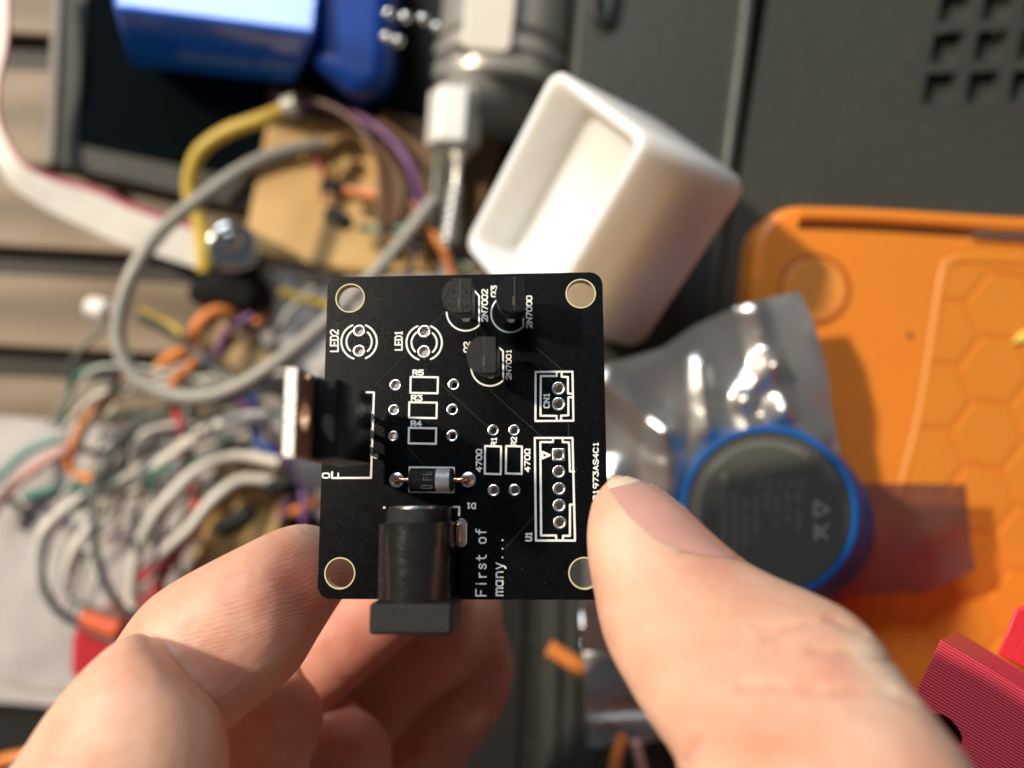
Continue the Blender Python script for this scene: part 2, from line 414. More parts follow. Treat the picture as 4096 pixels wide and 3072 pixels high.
# ============================================================ WHITE OPEN BOX
kb = .94
Tc, Rc, Rb = W(2213, 262, 192 * kb), W(2600, 540, 165 * kb), W(3018, 741, 190 * kb)
sv = (Rc - Tc); sl = sv.length; sv.normalize(); av = (Rb - Rc); av = av - sv * av.dot(sv); depth = av.length; av.normalize()
lv = sv.cross(av); lv = lv if lv.y < 0 else -lv; L0 = 52 * kb
def bring(x0, x1, y0, y1, r, h): return [Tc + sv * x + lv * y + av * h for x, y in rrect(x0, x1, y0, y1, r, 6)]
mb = MB()
rings = [bring(2, sl - 2, 2, L0 - 2, 4, depth), bring(.6, sl - .6, .6, L0 - .6, 4, depth - 1.0), bring(0, sl, 0, L0, 4, depth - 3), bring(0, sl, 0, L0, 4, 1.2), bring(.4, sl - .4, .4, L0 - .4, 4, .3), bring(1.2, sl - 1.2, 1.2, L0 - 1.2, 3.6, 0), bring(2.3, sl - 2.3, 2.3, L0 - 2.3, 3.2, .3), bring(3, sl - 3, 3, L0 - 3, 3, 1.2), bring(3.4, sl - 3.4, 3.4, L0 - 3.4, 3.2, 11), bring(4.2, sl - 4.2, 4.2, L0 - 4.2, 3.4, 13.2), bring(6, sl - 6, 6, L0 - 6, 3.4, 14)]
mb.loft(rings)
obj('open_box', mb, M['white'], None, 'glossy white open topped plastic box tipped over beside the circuit board', 'box', angle=60)

# ============================================================ ANTISTATIC BAG
def film(nm='antistatic_film', gl=.58, tcol=(.30, .28, .26, 1), dif=.75, rg=.30, bmp=.08):
    m = bpy.data.materials.new(nm); m.use_nodes = True; nt = m.node_tree; N = nt.nodes; L = nt.links
    N.remove(N['Principled BSDF']); out = N['Material Output']
    g = N.new('ShaderNodeBsdfGlossy'); g.inputs['Roughness'].default_value = rg; g.inputs['Color'].default_value = (.90, .90, .88, 1)
    tr = N.new('ShaderNodeBsdfTransparent'); tr.inputs['Color'].default_value = tcol
    df = N.new('ShaderNodeBsdfDiffuse'); df.inputs['Color'].default_value = (.24, .23, .21, 1)
    m1 = N.new('ShaderNodeMixShader'); m1.inputs[0].default_value = dif
    m2 = N.new('ShaderNodeMixShader'); m2.inputs[0].default_value = gl
    L.new(tr.outputs[0], m1.inputs[1]); L.new(df.outputs[0], m1.inputs[2]); L.new(m1.outputs[0], m2.inputs[1]); L.new(g.outputs[0], m2.inputs[2])
    L.new(m2.outputs[0], out.inputs['Surface'])
    tc = N.new('ShaderNodeTexCoord'); n = N.new('ShaderNodeTexNoise'); n.inputs['Scale'].default_value = 130; n.inputs['Detail'].default_value = 3
    L.new(tc.outputs['Object'], n.inputs['Vector']); b = N.new('ShaderNodeBump'); b.inputs['Strength'].default_value = bmp; b.inputs['Distance'].default_value = .0012
    L.new(n.outputs['Fac'], b.inputs['Height']); L.new(b.outputs['Normal'], g.inputs['Normal'])
    return m
M['film'] = film(); M['film_brown'] = film('brown_film', .14, (.62, .50, .40, 1), .10, .35, .05)
def inside(x, y, pg):
    c = False; n = len(pg)
    for i in range(n):
        x1, y1 = pg[i - 1]; x2, y2 = pg[i]
        if (y1 > y) != (y2 > y) and x < (x2 - x1) * (y - y1) / (y2 - y1) + x1: c = not c
    return c
def filmsheet(pg, d, amp, sc_, step, seed, folds=()):
    """crumpled sheet: the outline polygon filled by triangulation, then displaced"""
    bm = bmesh.new(); n = []
    P2 = []
    m = len(pg)
    for i in range(m):
        a, b = Vector(pg[i]), Vector(pg[(i + 1) % m]); k = max(1, int((b - a).length / step))
        for q in range(k): P2.append(a.lerp(b, q / k))
    from mathutils.geometry import delaunay_2d_cdt
    pts = list(P2); ne = len(P2); xs = [p.x for p in P2]; ys = [p.y for p in P2]
    y = min(ys)
    while y < max(ys):
        x = min(xs)
        while x < max(xs):
            jx, jy = x + random.uniform(-.2, .2) * step, y + random.uniform(-.2, .2) * step
            if inside(jx, jy, pg): pts.append(Vector((jx, jy)))
            x += step
        y += step
    r = delaunay_2d_cdt([p.copy() for p in pts], [(i, (i + 1) % ne) for i in range(ne)], [], 1, 1e-4)
    vs = []
    for p in r[0]:
        q = W(p.x, p.y, d)
        z = amp * (noise.noise(Vector((p.x * sc_, p.y * sc_, seed))) + .9 * (1 - 2.4 * abs(noise.noise(Vector((p.x * sc_ * 1.7, p.y * sc_ * 1.7, seed + 5))))))
        z += amp * .9 * (1 - abs(noise.noise(Vector((p.x * sc_ * .8, p.y * sc_ * .8, seed + 9)))) * 3)
        for (ax_, ay_, bx_, by_, hh, ww) in folds:
            A = Vector((ax_, ay_)); B = Vector((bx_, by_)); ab = B - A; tt = max(0, min(1, (Vector((p.x, p.y)) - A).dot(ab) / ab.length_squared))
            dd = (Vector((p.x, p.y)) - (A + ab * tt)).length
            z += hh * max(0, 1 - dd / (ww * 1.25)) if dd < ww * 1.25 else 0
        vs.append(q + Vector((0, 0, z)))
    return vs, [tuple(f) for f in r[2]]
def film_obj(name, pg, d, amp, sc_, step, seed, label, cat, folds=(), mt='film', **k):
    vs, fs = filmsheet(pg, d, amp, sc_, step, seed, folds)
    nv = len(vs); lo = [v - Vector((0, 0, .12)) for v in vs]
    edges = {}
    for f in fs:
        for i in range(len(f)):
            e = (f[i], f[(i + 1) % len(f)]); edges[e] = 1
    bd = [e for e in edges if (e[1], e[0]) not in edges]
    mb = MB().add(vs + lo, fs + [tuple(i + nv for i in f[::-1]) for f in fs] + [(b, a, a + nv, b + nv) for a, b in bd])
    return obj(name, mb, M[mt], None, label, cat, angle=70, **k)
film_obj('antistatic_bag', [(2330, 2600), (2330, 1480), (2480, 1440), (2640, 1395), (2780, 1300), (2960, 1220), (3190, 1165), (3245, 1300), (3300, 1500), (3360, 1800), (3400, 2200), (3200, 2500), (2900, 2600)],
         191, 1.1, .0022, 18, 3.3, 'crumpled shiny silver antistatic bag under the blue capped disc', 'bag',
         folds=[(3010, 1240, 3065, 1460, 2.6, 50), (3065, 1460, 2965, 1600, 2.4, 46), (2965, 1600, 2990, 1730, 2.4, 46), (3065, 1460, 3110, 1640, 2.6, 60), (3110, 1640, 3260, 1760, 2.8, 62), (2800, 1460, 2815, 1720, 2.4, 44), (2420, 1530, 2640, 1720, 3.6, 75), (2640, 1720, 2660, 1950, 3.6, 70), (2450, 1900, 2440, 2200, 3, 70)])
film_obj('film_strip', [(3150, 1930), (3850, 1935), (3900, 2280), (3780, 2330), (3690, 2370), (3480, 2375), (3100, 2450)], 195, .7, .003, 34, 8.1,
         'brown translucent film flap lying over the orange honeycomb', 'film', mt='film_brown')
film_obj('silver_pouch', [(2320, 2380), (2430, 2380), (2860, 2500), (2900, 2890), (2640, 2950), (2350, 2985), (2335, 2700)], 212, 1.2, .0030, 16, 5.7,
         'silver metallic pouch end poking out below the circuit board left of the thumb', 'pouch',
         folds=[(2330, 2660, 2480, 2600, 5.0, 85), (2330, 2740, 2560, 2720, 4.2, 75), (2360, 2860, 2620, 2850, 4.4, 80), (2340, 2500, 2420, 2480, 3, 50)])

# ============================================================ BLUE CAPPED DISC
c0 = W(3145, 2085, 197); c1 = W(3056, 2042, 176)
t = thing('round_cap', 'round dark disc with a bright blue rim resting on the silver bag', 'disc', c0)
axd = (c1 - c0).normalized(); H = (c1 - c0).length; R = 20.0
obj('blue_rim', MB().cyl(c0, c1, R, prof=[(0, R * .98), (1, R * 1.03), (H * .45, R * 1.03), (H * .5, R), (H - 1.2, R), (H - .35, R - .35), (H, R - 1.0), (H - .2, R - 1.6), (H - 1.2, R - 1.9), (H - 2.5, R - 2.0)], n=96), M['capblue'], t, angle=30)
obj('dark_face', MB().cyl(c1 - axd * 3, c1 - axd * .9, R - 1.98, n=96), mat('dark_label', (.045, .047, .040), .75, spec=.25), t)
Q = axd.to_track_quat('Z', 'Y').to_matrix()
ex, ey = Q @ Vector((1, 0, 0)), Q @ Vector((0, 1, 0))
ex = (Vector((1, 0, 0)) - axd * axd.x).normalized(); ey = axd.cross(ex)
def fpt(px, py, h=0):                    # point on the disc face
    o = W(0 + px, py, 176); d = o - Vector((0, 0, ZC)); n = axd
    tt = (c1 - axd * .9 - Vector((0, 0, ZC))).dot(n) / d.dot(n)
    return Vector((0, 0, ZC)) + d * tt + n * h
mb = MB()
def bar(mb, x, y, w, h):
    q = [fpt(x, y, .02), fpt(x, y + h, .02), fpt(x + w, y + h, .02), fpt(x + w, y, .02)]
    mb.hexa(q, [p + axd * .12 for p in q])
random.seed(11)
for col, x in enumerate((2885, 2928, 2970, 3013, 3055, 3096, 3138, 3182)):
    y = 1895 if col == 0 else (1970 if col < 99 else 0)
    ln = [2290, 2230, 2190, 2170, 2030, 2130, 2090, 2120][col]
    while y < ln:
        k = random.uniform(9, 17); 
        if random.random() < .85:
            bar(mb, x, y, random.uniform(18, 26), k * .55)
        y += k
obj('small_print', mb, mat('grey_print', (.085, .085, .075), .5), t)
mb = MB()
for k in range(5):
    c = fpt(3037 + 42 * k, 1936, .1)
    rr = ring(Vector((0, 0, 0)), .55, .95, -.06, .06, 20, 6)
    mb.add([c + ex * v.x * .8 + ey * v.y + axd * v.z for v in rr.v], rr.f)
for k in range(26):                      # curved line of tiny lettering along the upper rim
    a = math.radians(205 - k * 6.2); c = c1 - axd * .85 + (ex * math.cos(a) + ey * math.sin(a)) * 15.6
    rad = (ex * math.cos(a) + ey * math.sin(a)); tg = axd.cross(rad)
    q = [c - rad * .6 - tg * .3, c - rad * .6 + tg * random.uniform(.2, .5), c + rad * .6 + tg * .3, c + rad * .6 - tg * .3]
    mb.hexa(q, [p + axd * .12 for p in q])
obj('ring_symbols', mb, mat('grey_print_b', (.075, .075, .065), .5), t)
mb = MB()
tri = [fpt(3262, 2006, .15), fpt(3262, 2068, .15), fpt(3318, 2042, .15)]
for i in range(3): mb.tube([tri[i], tri[(i + 1) % 3]], .32, 8)
cx3 = [fpt(3262, 2100, .15), fpt(3310, 2160, .15)], [fpt(3262, 2160, .15), fpt(3315, 2098, .15)]
for a, b in cx3: mb.tube([a, b], .32, 8)
mb.tube([fpt(3262, 2100, .15), fpt(3262, 2160, .15)], .28, 8)
obj('triangle_symbol', mb, mat('pale_print', (.22, .22, .20), .5), t)

# ============================================================ RED PRINTED BLOCKS
M['red'] = stripes('red_layer_lines', (.60, .012, .04), (.92, .13, .17), 700, 'Y', .38, 1.0, .15, rot=(0, 0, math.radians(30)), sss=.2)
M['redp'] = mat('red_plastic', (.74, .035, .05), .4, bump=.5, bscale=900, sss=.2, sssr=(1, .1, .1), sscale=.002)
A = W(3763, 2558, 120); B = W(4420, 2958, 121); D = W(3550, 3010, 117)
C = B + (D - A)
nrm = (B - A).cross(D - A).normalized()
if nrm.z < 0: nrm = -nrm
back = W(3833, 2527, 131) - A
t = thing('red_bracket', 'red 3D printed bracket with fine layer lines and a dark oval hole', 'bracket', (A + C) / 2 * 1 + Vector((20, -10, -90)))
# front face with an oval hole: built in the (B-A, D-A) frame
e1 = (B - A); e2 = (D - A)
hc = (.02, 0)
def uv(u, v, k=0): return A + e1 * u + e2 * v + back * k
# solve hole centre from pixel
def face_uv(px, py):
    o = Vector((0, 0, ZC)); d = W(px, py, 100) - o; tt = (A - o).dot(nrm) / d.dot(nrm); p = o + d * tt - A
    m = Matrix(((e1.dot(e1), e1.dot(e2)), (e1.dot(e2), e2.dot(e2)))); r = m.inverted() @ Vector((p.dot(e1), p.dot(e2))); return r
hcv = face_uv(3780, 2915); h2 = face_uv(3845, 2960) ; h3 = face_uv(3742, 2945)
n = 32
hole = []
for k in range(n):
    a = 2 * math.pi * k / n
    px = 3785 + 82 * math.cos(a) * math.cos(math.radians(48)) - 44 * math.sin(a) * math.sin(math.radians(48))
    py = 2925 + 82 * math.cos(a) * math.sin(math.radians(48)) + 44 * math.sin(a) * math.cos(math.radians(48))
    hole.append(face_uv(px, py))
bm = bmesh.new()
outer = [(0, 0), (1, 0), (1, 1), (0, 1)]
vo = [bm.verts.new(uv(*p)) for p in outer]; vh = [bm.verts.new(uv(*p)) for p in hole]
ed = [bm.edges.new((vo[i], vo[(i + 1) % 4])) for i in range(4)] + [bm.edges.new((vh[i], vh[(i + 1) % n])) for i in range(n)]
bmesh.ops.triangle_fill(bm, edges=ed, use_beauty=True)
bm.verts.index_update()
front_v = [v.co.copy() for v in bm.verts]; front_f = [tuple(v.index for v in f.verts) for f in bm.faces]; bm.free()
nv = len(front_v)
walls = [(i, (i + 1) % 4, (i + 1) % 4 + nv, i + nv) for i in range(4)] + [(4 + i, 4 + (i + 1) % n, 4 + (i + 1) % n + nv, 4 + i + nv) for i in range(n)]
mb = MB().add(front_v + [v + back for v in front_v], front_f + [tuple(i + nv for i in f[::-1]) for f in front_f] + walls)
o = obj('front_plate', mb, M['red'], t, angle=30, bevel=.12)
q = [uv(.01, .02, 1), uv(.99, .02, 1), uv(.99, .98, 1), uv(.01, .98, 1)]
obj('back_block', MB().hexa([W(*v) for v in ((3980, 2680, 199.5), (4700, 3100, 199.5), (4650, 3700, 199.5), (3780, 3250, 199.5))], [p + back * .02 for p in q]), M['redp'], t)
# second red piece at the right edge
A2 = W(4062, 2430, 134); A3 = W(3988, 2618, 133)
q = [A2, W(4400, 2330, 134), W(4400, 2830, 133), A3]
obj('red_printed_part', MB().hexa([W(*v) for v in ((4100, 2470, 199), (4500, 2400, 199), (4500, 2900, 199), (4060, 2640, 199))], q), M['redp'], None, 'second red printed part just entering the right edge above the red bracket', 'printed part', bevel=.5)

# orange and pink wire ends lying on the dark case below the board
def wire(name, pts, r, m, label, cat='wire', group=None, d=None, **k):
    P3 = [W(*p) if len(p) == 3 else W(p[0], p[1], d) for p in pts]
    return obj(name, MB().tube(P3, r, 12, **k), m, None, label, cat, group, angle=60)
cm = {}
def cmat(name, col, rough=.42):
    if name not in cm: cm[name] = mat(name + '_insulation', col, rough, var=.12, vscale=80)
    return cm[name]
OR = cmat('orange', (.80, .26, .06)); WH = cmat('white', (.72, .68, .60)); GY = cmat('grey', (.33, .31, .27)); TL = cmat('teal', (.05, .22, .17))
PU = cmat('purple', (.18, .07, .22)); BK = cmat('black', (.02, .02, .018)); BL_ = cmat('blue', (.03, .10, .42)); RD = cmat('red', (.55, .04, .05))
YE = cmat('yellow', (.62, .44, .06)); PK = cmat('pink', (.62, .34, .30)); DG = cmat('slate', (.10, .115, .10)); BR = cmat('brown', (.10, .045, .03))
wire('orange_rod', [(2200, 2592, 211), (2270, 2635, 211), (2345, 2682, 211), (2400, 2715, 211)], 2.3, OR, 'short orange plastic rod on the dark case beside the silver pouch', 'rod')
wire('cable', [(2490, 2945, 204), (2465, 3040, 204), (2440, 3200, 204)], 1.7, OR, 'orange wire end below the silver pouch at the bottom edge')
wire('cable', [(2540, 2965, 204), (2565, 3060, 204), (2590, 3200, 204)], 1.4, PK, 'pink wire end next to the orange one at the bottom edge')

# ============================================================ POWER DRILL
t = thing('power_drill', 'cordless drill with glossy blue battery, silver chuck and threaded steel bit', 'drill', W(1700, 200, 299))
# battery: bright top face and slanted front face
top = [(430, -400), (456, 32), (1262, 138), (1320, -400)]
fr_ = [(520, 262), (1185, 330)]
T = [W(x, y, d) for (x, y), d in zip(top, (238, 231, 238, 246))]; F_ = [W(x, y, 262) for x, y in fr_]
bot = [W(x, y, 296) for x, y in ((650, -300), (640, 250), (1180, 320), (1250, -300))]
vs = T + F_ + bot
fs = [(0, 1, 2, 3), (1, 4, 5, 2), (4, 7, 8, 5), (0, 6, 7, 4, 1), (2, 5, 8, 9, 3), (0, 3, 9, 6), (6, 9, 8, 7)]
obj('battery', MB().add(vs, fs), M['blue'], t, bevel=1.5, seg=4)
def onq(u, v, lift=.0):  # on slanted front face
    a = T[1].lerp(T[2], u); b = F_[0].lerp(F_[1], u); p = a.lerp(b, v); nn = (T[2] - T[1]).cross(F_[0] - T[1]).normalized(); nn = nn if nn.z > 0 else -nn
    return p + nn * lift
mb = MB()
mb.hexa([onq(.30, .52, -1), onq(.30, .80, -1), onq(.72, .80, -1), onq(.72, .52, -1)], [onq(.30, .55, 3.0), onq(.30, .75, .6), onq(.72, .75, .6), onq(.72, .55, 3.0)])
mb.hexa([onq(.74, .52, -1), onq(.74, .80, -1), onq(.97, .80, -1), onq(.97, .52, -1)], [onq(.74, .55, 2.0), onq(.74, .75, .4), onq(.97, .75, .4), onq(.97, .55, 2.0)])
obj('battery_highlight_ledge', mb, mat('highlight_pale_blue', (.12, .30, .75), .3, coat=.4), t, bevel=.8, seg=3)  # added ledge, its paler blue a reflected highlight put into the colour
mb = MB()
mb.hexa([W(x, y, 298) for x, y in ((1180, -300), (1200, 250), (1430, 470), (1600, 400), (1640, -300))], [W(x, y, 245) for x, y in ((1240, -300), (1240, 250), (1440, 400), (1560, 330), (1590, -300))])
obj('motor_housing', mb, M['navy'], t, bevel=6, seg=4)
for k, (x, y) in enumerate([(1555, 55), (1620, 70), (1690, 75), (1545, 150), (1590, 165), (1745, 110)]):
    obj('screw_head', MB().ball(W(x, y, 240), 1.8, 10), M['steel'], t)
M['gun'] = mat('satin_metal', (.40, .385, .355), .32, .35, var=.1, vscale=20)
M['chrome'] = mat('satin_chrome', (.80, .78, .73), .3, .85)
s0, s1 = W(2085, -500, 270), W(2010, 215, 270)
obj('gear_housing', MB().cyl(s0, s1, 23.0, n=72), M['gun'], t, bevel=1.5, seg=3)
ad = (s1 - s0).normalized(); L1 = (W(1985, 395, 270) - s1).length
obj('collar', MB().cyl(s1 - ad * .1, s1 + ad * L1, 23.4, prof=[(0, 21.5), (3.2, 22.0), (3.3, 24.2), (7, 24.2), (7.2, 22.8), (10, 22.8), (10.2, 24.0), (L1 - 1.5, 23.5), (L1, 21.5)], n=72), M['gun'], t, angle=25)
cA = W(1820, 425, 252); cB = W(1808, 595, 252)
cd_ = (cB - cA); cn = cd_.normalized()
mb = MB().cyl(cA - cn * 4, cB, 8.6, n=6, prof=[(0, 8.8), (cd_.length + 3.2, 8.8), (cd_.length + 4, 7.8)])
obj('hex_chuck', mb, mat('white_metal', (.85, .83, .78), .45, .3), t, bevel=.8, seg=3, angle=20)
obj('nose_cone', MB().cyl(s1 + ad * L1, cA - cn * 2, 15, 9), M['gun'], t)
b0 = W(1838, 598, 252) ; b1 = W(1824, 745, 250); b2 = W(1788, 965, 246)
obj('bit_shank', MB().cyl(b0, b1, 2.6, prof=[(0, 3.0), (2.5, 3.0), (4.5, 1.6), ((b1 - b0).length, 1.1)], n=24), M['steel_soft'], t)
L2 = (b2 - b1).length; prof = []
k = 0.0
while k < L2: prof += [(k, 1.3), (k + .7, 2.6), (k + 1.3, 2.6), (k + 2.0, 1.3)]; k += 3.0
obj('threaded_tip', MB().cyl(b1, b2, 2.4, prof=prof + [(L2 + 2.4, .6)], n=24), M['steel_soft'], t, angle=25)
pc = W(1960, 60, 246)
sd = ad.cross(Vector((0, 0, 1))).normalized()
q = [pc + sd * a - ad * 0 + ad * b for a, b in rrect(-8, 8, -24, 12, 3, 4)]
obj('pale_button', MB().hexa([p + Vector((0, 0, -4)) for p in q], [p + Vector((0, 0, 1.2)) for p in q]), mat('cream_plastic', (.70, .66, .56), .35), t, bevel=.8)

# ============================================================ CABLES AND WIRES
G1 = 'jumper wires heaped on the left of the desk'
wire('grey_cable', [(1300, 575, 268), (1150, 605, 262), (1000, 660, 255), (820, 780, 248), (640, 930, 243), (520, 1120, 240), (472, 1330, 240), (520, 1480, 240), (630, 1560, 240), (780, 1590, 240), (940, 1550, 240), (1110, 1445, 240), (1300, 1290, 243), (1520, 1070, 250), (1735, 800, 258)], 2.3, cmat('cable_grey', (.36, .34, .29)), 'thick grey cable curling in one wide loop left of the board', 'cable')
# ribbon cable
pth = smooth([W(*p) for p in [(-5, -200, 262), (12, 0, 262), (8, 170, 262), (-30, 350, 262), (-20, 520, 262), (60, 680, 262), (200, 770, 264), (360, 830, 266), (520, 900, 268), (700, 960, 270), (860, 1010, 272)]])
mbw, mbp = MB(), MB(); rw, rp = [], []
for i, p in enumerate(pth):
    tg = (pth[min(i + 1, len(pth) - 1)] - pth[max(i - 1, 0)]).normalized(); a = tg.cross(Vector((0, 0, 1))).normalized() * -1
    f = i / len(pth); wd = 2.0 + 5.0 * min(1, max(0, (f - .35) * 3)); wob = .8 * noise.noise(p * .05)
    up = Vector((0, 0, .7 + wob * .3))
    rw.append([p - a * wd - up, p + a * wd * .75 - up, p + a * wd * .75 + up, p - a * wd + up])
    rp.append([p + a * wd * .76 - up, p + a * wd - up, p + a * wd + up, p + a * wd * .76 + up])
t = thing('ribbon_cable', 'pale flat ribbon cable with a pink edge curving below the tablet', 'cable', W(200, 770, 270))
obj('flat_cable', mbw.loft(rw), WH, t); obj('pink_edge_wire', mbp.loft(rp), cmat('rose', (.50, .07, .14)), t)
t = thing('yellow_cable', 'yellow insulated cable bending down from the drill to the motor', 'cable', W(800, 700, 275))
wy = MB().tube([W(*p) for p in [(1165, 425, 262), (1060, 470, 262), (910, 525, 264), (805, 600, 266), (765, 690, 268), (762, 790, 270), (800, 900, 270), (818, 1085, 272)]], 2.5, 12)
obj('insulation', wy, YE, t)
obj('plug_end', MB().cyl(W(1140, 432, 261), W(1190, 415, 260), 3.4), mat('clear_plug', (.5, .5, .45), .3), t)
wires = [
 ('PU', 1.5, [(1090, 400), (1300, 425), (1480, 490), (1600, 600), (1660, 710), (1685, 840), (1690, 900)], 255, 'purple wire arching from the blue battery down towards the drill bit'),
 ('BR', 1.4, [(1080, 372), (1240, 395), (1400, 470), (1500, 600), (1545, 760), (1530, 960)], 252, 'brown wire arching over the cardboard block inside the purple one'),
 ('TL', 1.3, [(1440, 910), (1560, 925), (1700, 900), (1790, 990), (1860, 1090)], 258, 'green wire crossing the cardboard block towards the white box'),
 ('OR', 1.9, [(1655, 870), (1730, 935), (1780, 1010), (1815, 1110)], 252, 'short orange wire meeting the top edge of the board'),
 ('BL_', 1.0, [(1665, 950), (1655, 1020), (1630, 1110)], 250, 'thin blue wire dropping behind the top edge of the board'),
 ('YE', 1.9, [(1120, 1165), (1210, 1195), (1320, 1222), (1400, 1240)], 262, 'short yellow wire seen through the top left board hole'),
 ('YE2', 1.8, [(1830, 1110), (1900, 1085), (1960, 1060)], 262, 'yellow wire tip behind the white box corner'),
 ('OR', 2.8, [(600, 1530), (660, 1450), (760, 1375), (800, 1290), (880, 1240), (1010, 1245), (1040, 1290)], 262, 'thick orange wire bending inside the grey cable loop'),
 ('OR', 2.1, [(815, 1400), (760, 1470), (700, 1520), (690, 1560)], 258, 'orange wire stub crossing the bottom of the grey loop'),
 ('OR', 2.2, [(520, 1500), (400, 1630), (330, 1720), (280, 1830), (300, 1895), (375, 1915)], 264, 'orange wire hooked into a curl left of the white loops'),
 ('DG', .9, [(440, 1290), (300, 1430), (282, 1540), (300, 1640), (345, 1710)], 260, 'thin dark wire crossing the wooden slats left of the loop'),
 ('BK', 1.2, [(480, 1500), (410, 1620), (335, 1720), (320, 1790), (400, 1810), (470, 1770), (520, 1700), (640, 1640)], 256, 'black wire knotted beside the orange curl'),
 ('DG', 1.7, [(555, 1270), (690, 1340), (790, 1420), (880, 1500), (920, 1560)], 250, 'flat slate grey wire running diagonally through the grey loop'),
 ('YE', 1.0, [(560, 1235), (680, 1295), (730, 1340)], 251, 'thin ochre wire lying above the slate diagonal wire'),
 ('PU', 1.6, [(870, 1420), (905, 1330), (960, 1290), (1010, 1260)], 256, 'purple wire stub inside the upper right of the grey loop'),
 ('PU', 1.6, [(820, 1430), (900, 1520), (970, 1610), (1050, 1680), (1110, 1790), (1180, 1900), (1215, 1990), (1215, 2090)], 252, 'long purple wire running down beside the regulator tab'),
 ('PU', 1.0, [(1190, 1950), (1150, 2010), (1120, 2090)], 254, 'thin purple branch just above the left fingertip'),
 ('WH', 2.2, [(1080, 1665), (990, 1668), (860, 1700), (720, 1775), (560, 1870), (440, 1960), (330, 2030)], 248, 'topmost white wire arching below the grey cable loop'),
 ('WH', 2.2, [(800, 1740), (640, 1850), (520, 1930), (430, 2000), (390, 2060)], 244, 'white wire doubling the topmost arch on its inner side'),
 ('WH', 2.3, [(1120, 1850), (960, 1820), (820, 1860), (700, 1960), (600, 2090), (545, 2230), (525, 2400), (530, 2450)], 246, 'white wire arching in the middle and dropping towards the index finger'),
 ('WH', 2.2, [(1100, 1920), (960, 1920), (840, 2010), (760, 2110), (640, 2220), (560, 2310)], 250, 'innermost white wire lying over the cardboard strip'),
 ('WH', 2.3, [(390, 1960), (260, 2040), (180, 2120), (150, 2220)], 245, 'white wire at the far left of the wire loops'),
 ('WH', 2.1, [(380, 2080), (310, 2180), (270, 2280)], 243, 'short white wire segment between the two slate loops'),
 ('DG', 1.3, [(470, 1750), (420, 1880), (350, 1980), (230, 2090), (172, 2200), (172, 2330), (230, 2440), (340, 2510), (470, 2570)], 240, 'outer slate wire making the widest curve above the red connector'),
 ('DG', 1.3, [(680, 1640), (520, 1720), (430, 1850), (385, 1980), (372, 2110), (400, 2270), (460, 2400), (540, 2470)], 238, 'inner slate wire curving beside the index finger'),
 ('DG', .8, [(330, 2200), (275, 2330), (290, 2400), (400, 2440), (480, 2470)], 246, 'thin olive wire inside the two slate loops'),
 ('RD', 2.3, [(740, 1800), (745, 1880), (785, 1980), (775, 2090), (700, 2210), (640, 2320), (620, 2400)], 256, 'thick red wire running down behind the white arches'),
 ('RD', 1.4, [(780, 2110), (680, 2230), (600, 2290), (540, 2330)], 252, 'thin red wire branching towards the index finger'),
 ('RD', 1.2, [(700, 1640), (720, 1690), (720, 1740)], 254, 'small red wire under the bottom of the grey loop'),
 ('TLP', 2.1, [(-60, 1960), (20, 1880), (120, 1800), (240, 1755)], 268, 'pale teal wire at the left edge on the white sheet'),
 ('TL', 2.0, [(90, 1990), (200, 1965), (300, 1950), (560, 1925), (700, 1905)], 270, 'teal wire running level behind the white arches'),
 ('TL', 1.4, [(440, 1690), (500, 1660), (590, 1650)], 262, 'short teal wire under the grey loop'),
 ('PK', 2.4, [(-60, 2080), (40, 1960), (160, 1860), (280, 1790)], 266, 'pale pink wire parallel to the teal one at the left edge'),
 ('BK', 1.4, [(-40, 2010), (40, 2000), (90, 2050), (150, 2085)], 266, 'black wire crossing the ends of the pale pink wire'),
 ('BL_', 2.8, [(1020, 1690), (1035, 1770), (1090, 1810), (1150, 1825)], 258, 'bright blue wire bent behind the regulator tab'),
 ('BL_', 1.6, [(1040, 1530), (1020, 1590), (1010, 1630)], 262, 'short blue wire touching the lower right of the grey loop'),
 ('OCH', 2.7, [(1010, 1940), (900, 2000), (820, 2090), (700, 2190)], 266, 'ochre wire lying under the innermost white wire'),
 ('OR', 1.8, [(1290, 2000), (1200, 2035), (1160, 2050)], 262, 'orange wire entering behind the lower left board edge'),
 ('DG', 1.4, [(1000, 1640), (1100, 1660), (1250, 1670)], 262, 'slate wire passing behind the regulator tab'),
 ('PUG', 1.5, [(230, 2100), (350, 2130), (480, 2110), (560, 2080)], 272, 'faded mauve wire under the white arches'),
 ('GY', 1.5, [(1300, 1120), (1220, 1190), (1150, 1260), (1080, 1400)], 264, 'grey wire lying on the white sheet left of the board'),
 ('BK', 1.1, [(1180, 1130), (1260, 1125), (1340, 1120)], 266, 'black wire behind the top left corner of the board'),
 ('YE', .7, [(1250, 480), (1240, 560), (1210, 640)], 262, 'thin yellow strand over the cardboard block top'),
 ('RD', .7, [(1230, 590), (1270, 640), (1300, 720), (1290, 800)], 262, 'thin red strand over the cardboard block'),
 ('PK', .9, [(1240, 600), (1300, 700), (1420, 760), (1560, 770)], 264, 'pink strand spreading across the cardboard block'),
 ('OR', 1.3, [(1330, 750), (1450, 775), (1580, 790), (1680, 830)], 262, 'orange strand crossing the right part of the cardboard block'),
 ('GY', 1.2, [(20, 2720), (120, 2750), (300, 2760)], 262, 'grey wire along the lower edge of the large printed sheet'),
 ('OR', 2.4, [(-60, 3060), (60, 3030), (200, 3010)], 262, 'orange wire in the bottom left corner'),
]
MT = dict(PU=PU, BR=BR, TL=TL, OR=OR, BL_=BL_, YE=YE, YE2=cmat('lemon', (.70, .60, .12)), DG=DG, BK=BK, WH=WH, RD=RD, PK=PK, GY=GY,
          TLP=cmat('pale_teal', (.18, .34, .28)), OCH=cmat('ochre', (.60, .36, .10)), PUG=cmat('mauve', (.26, .20, .24)))
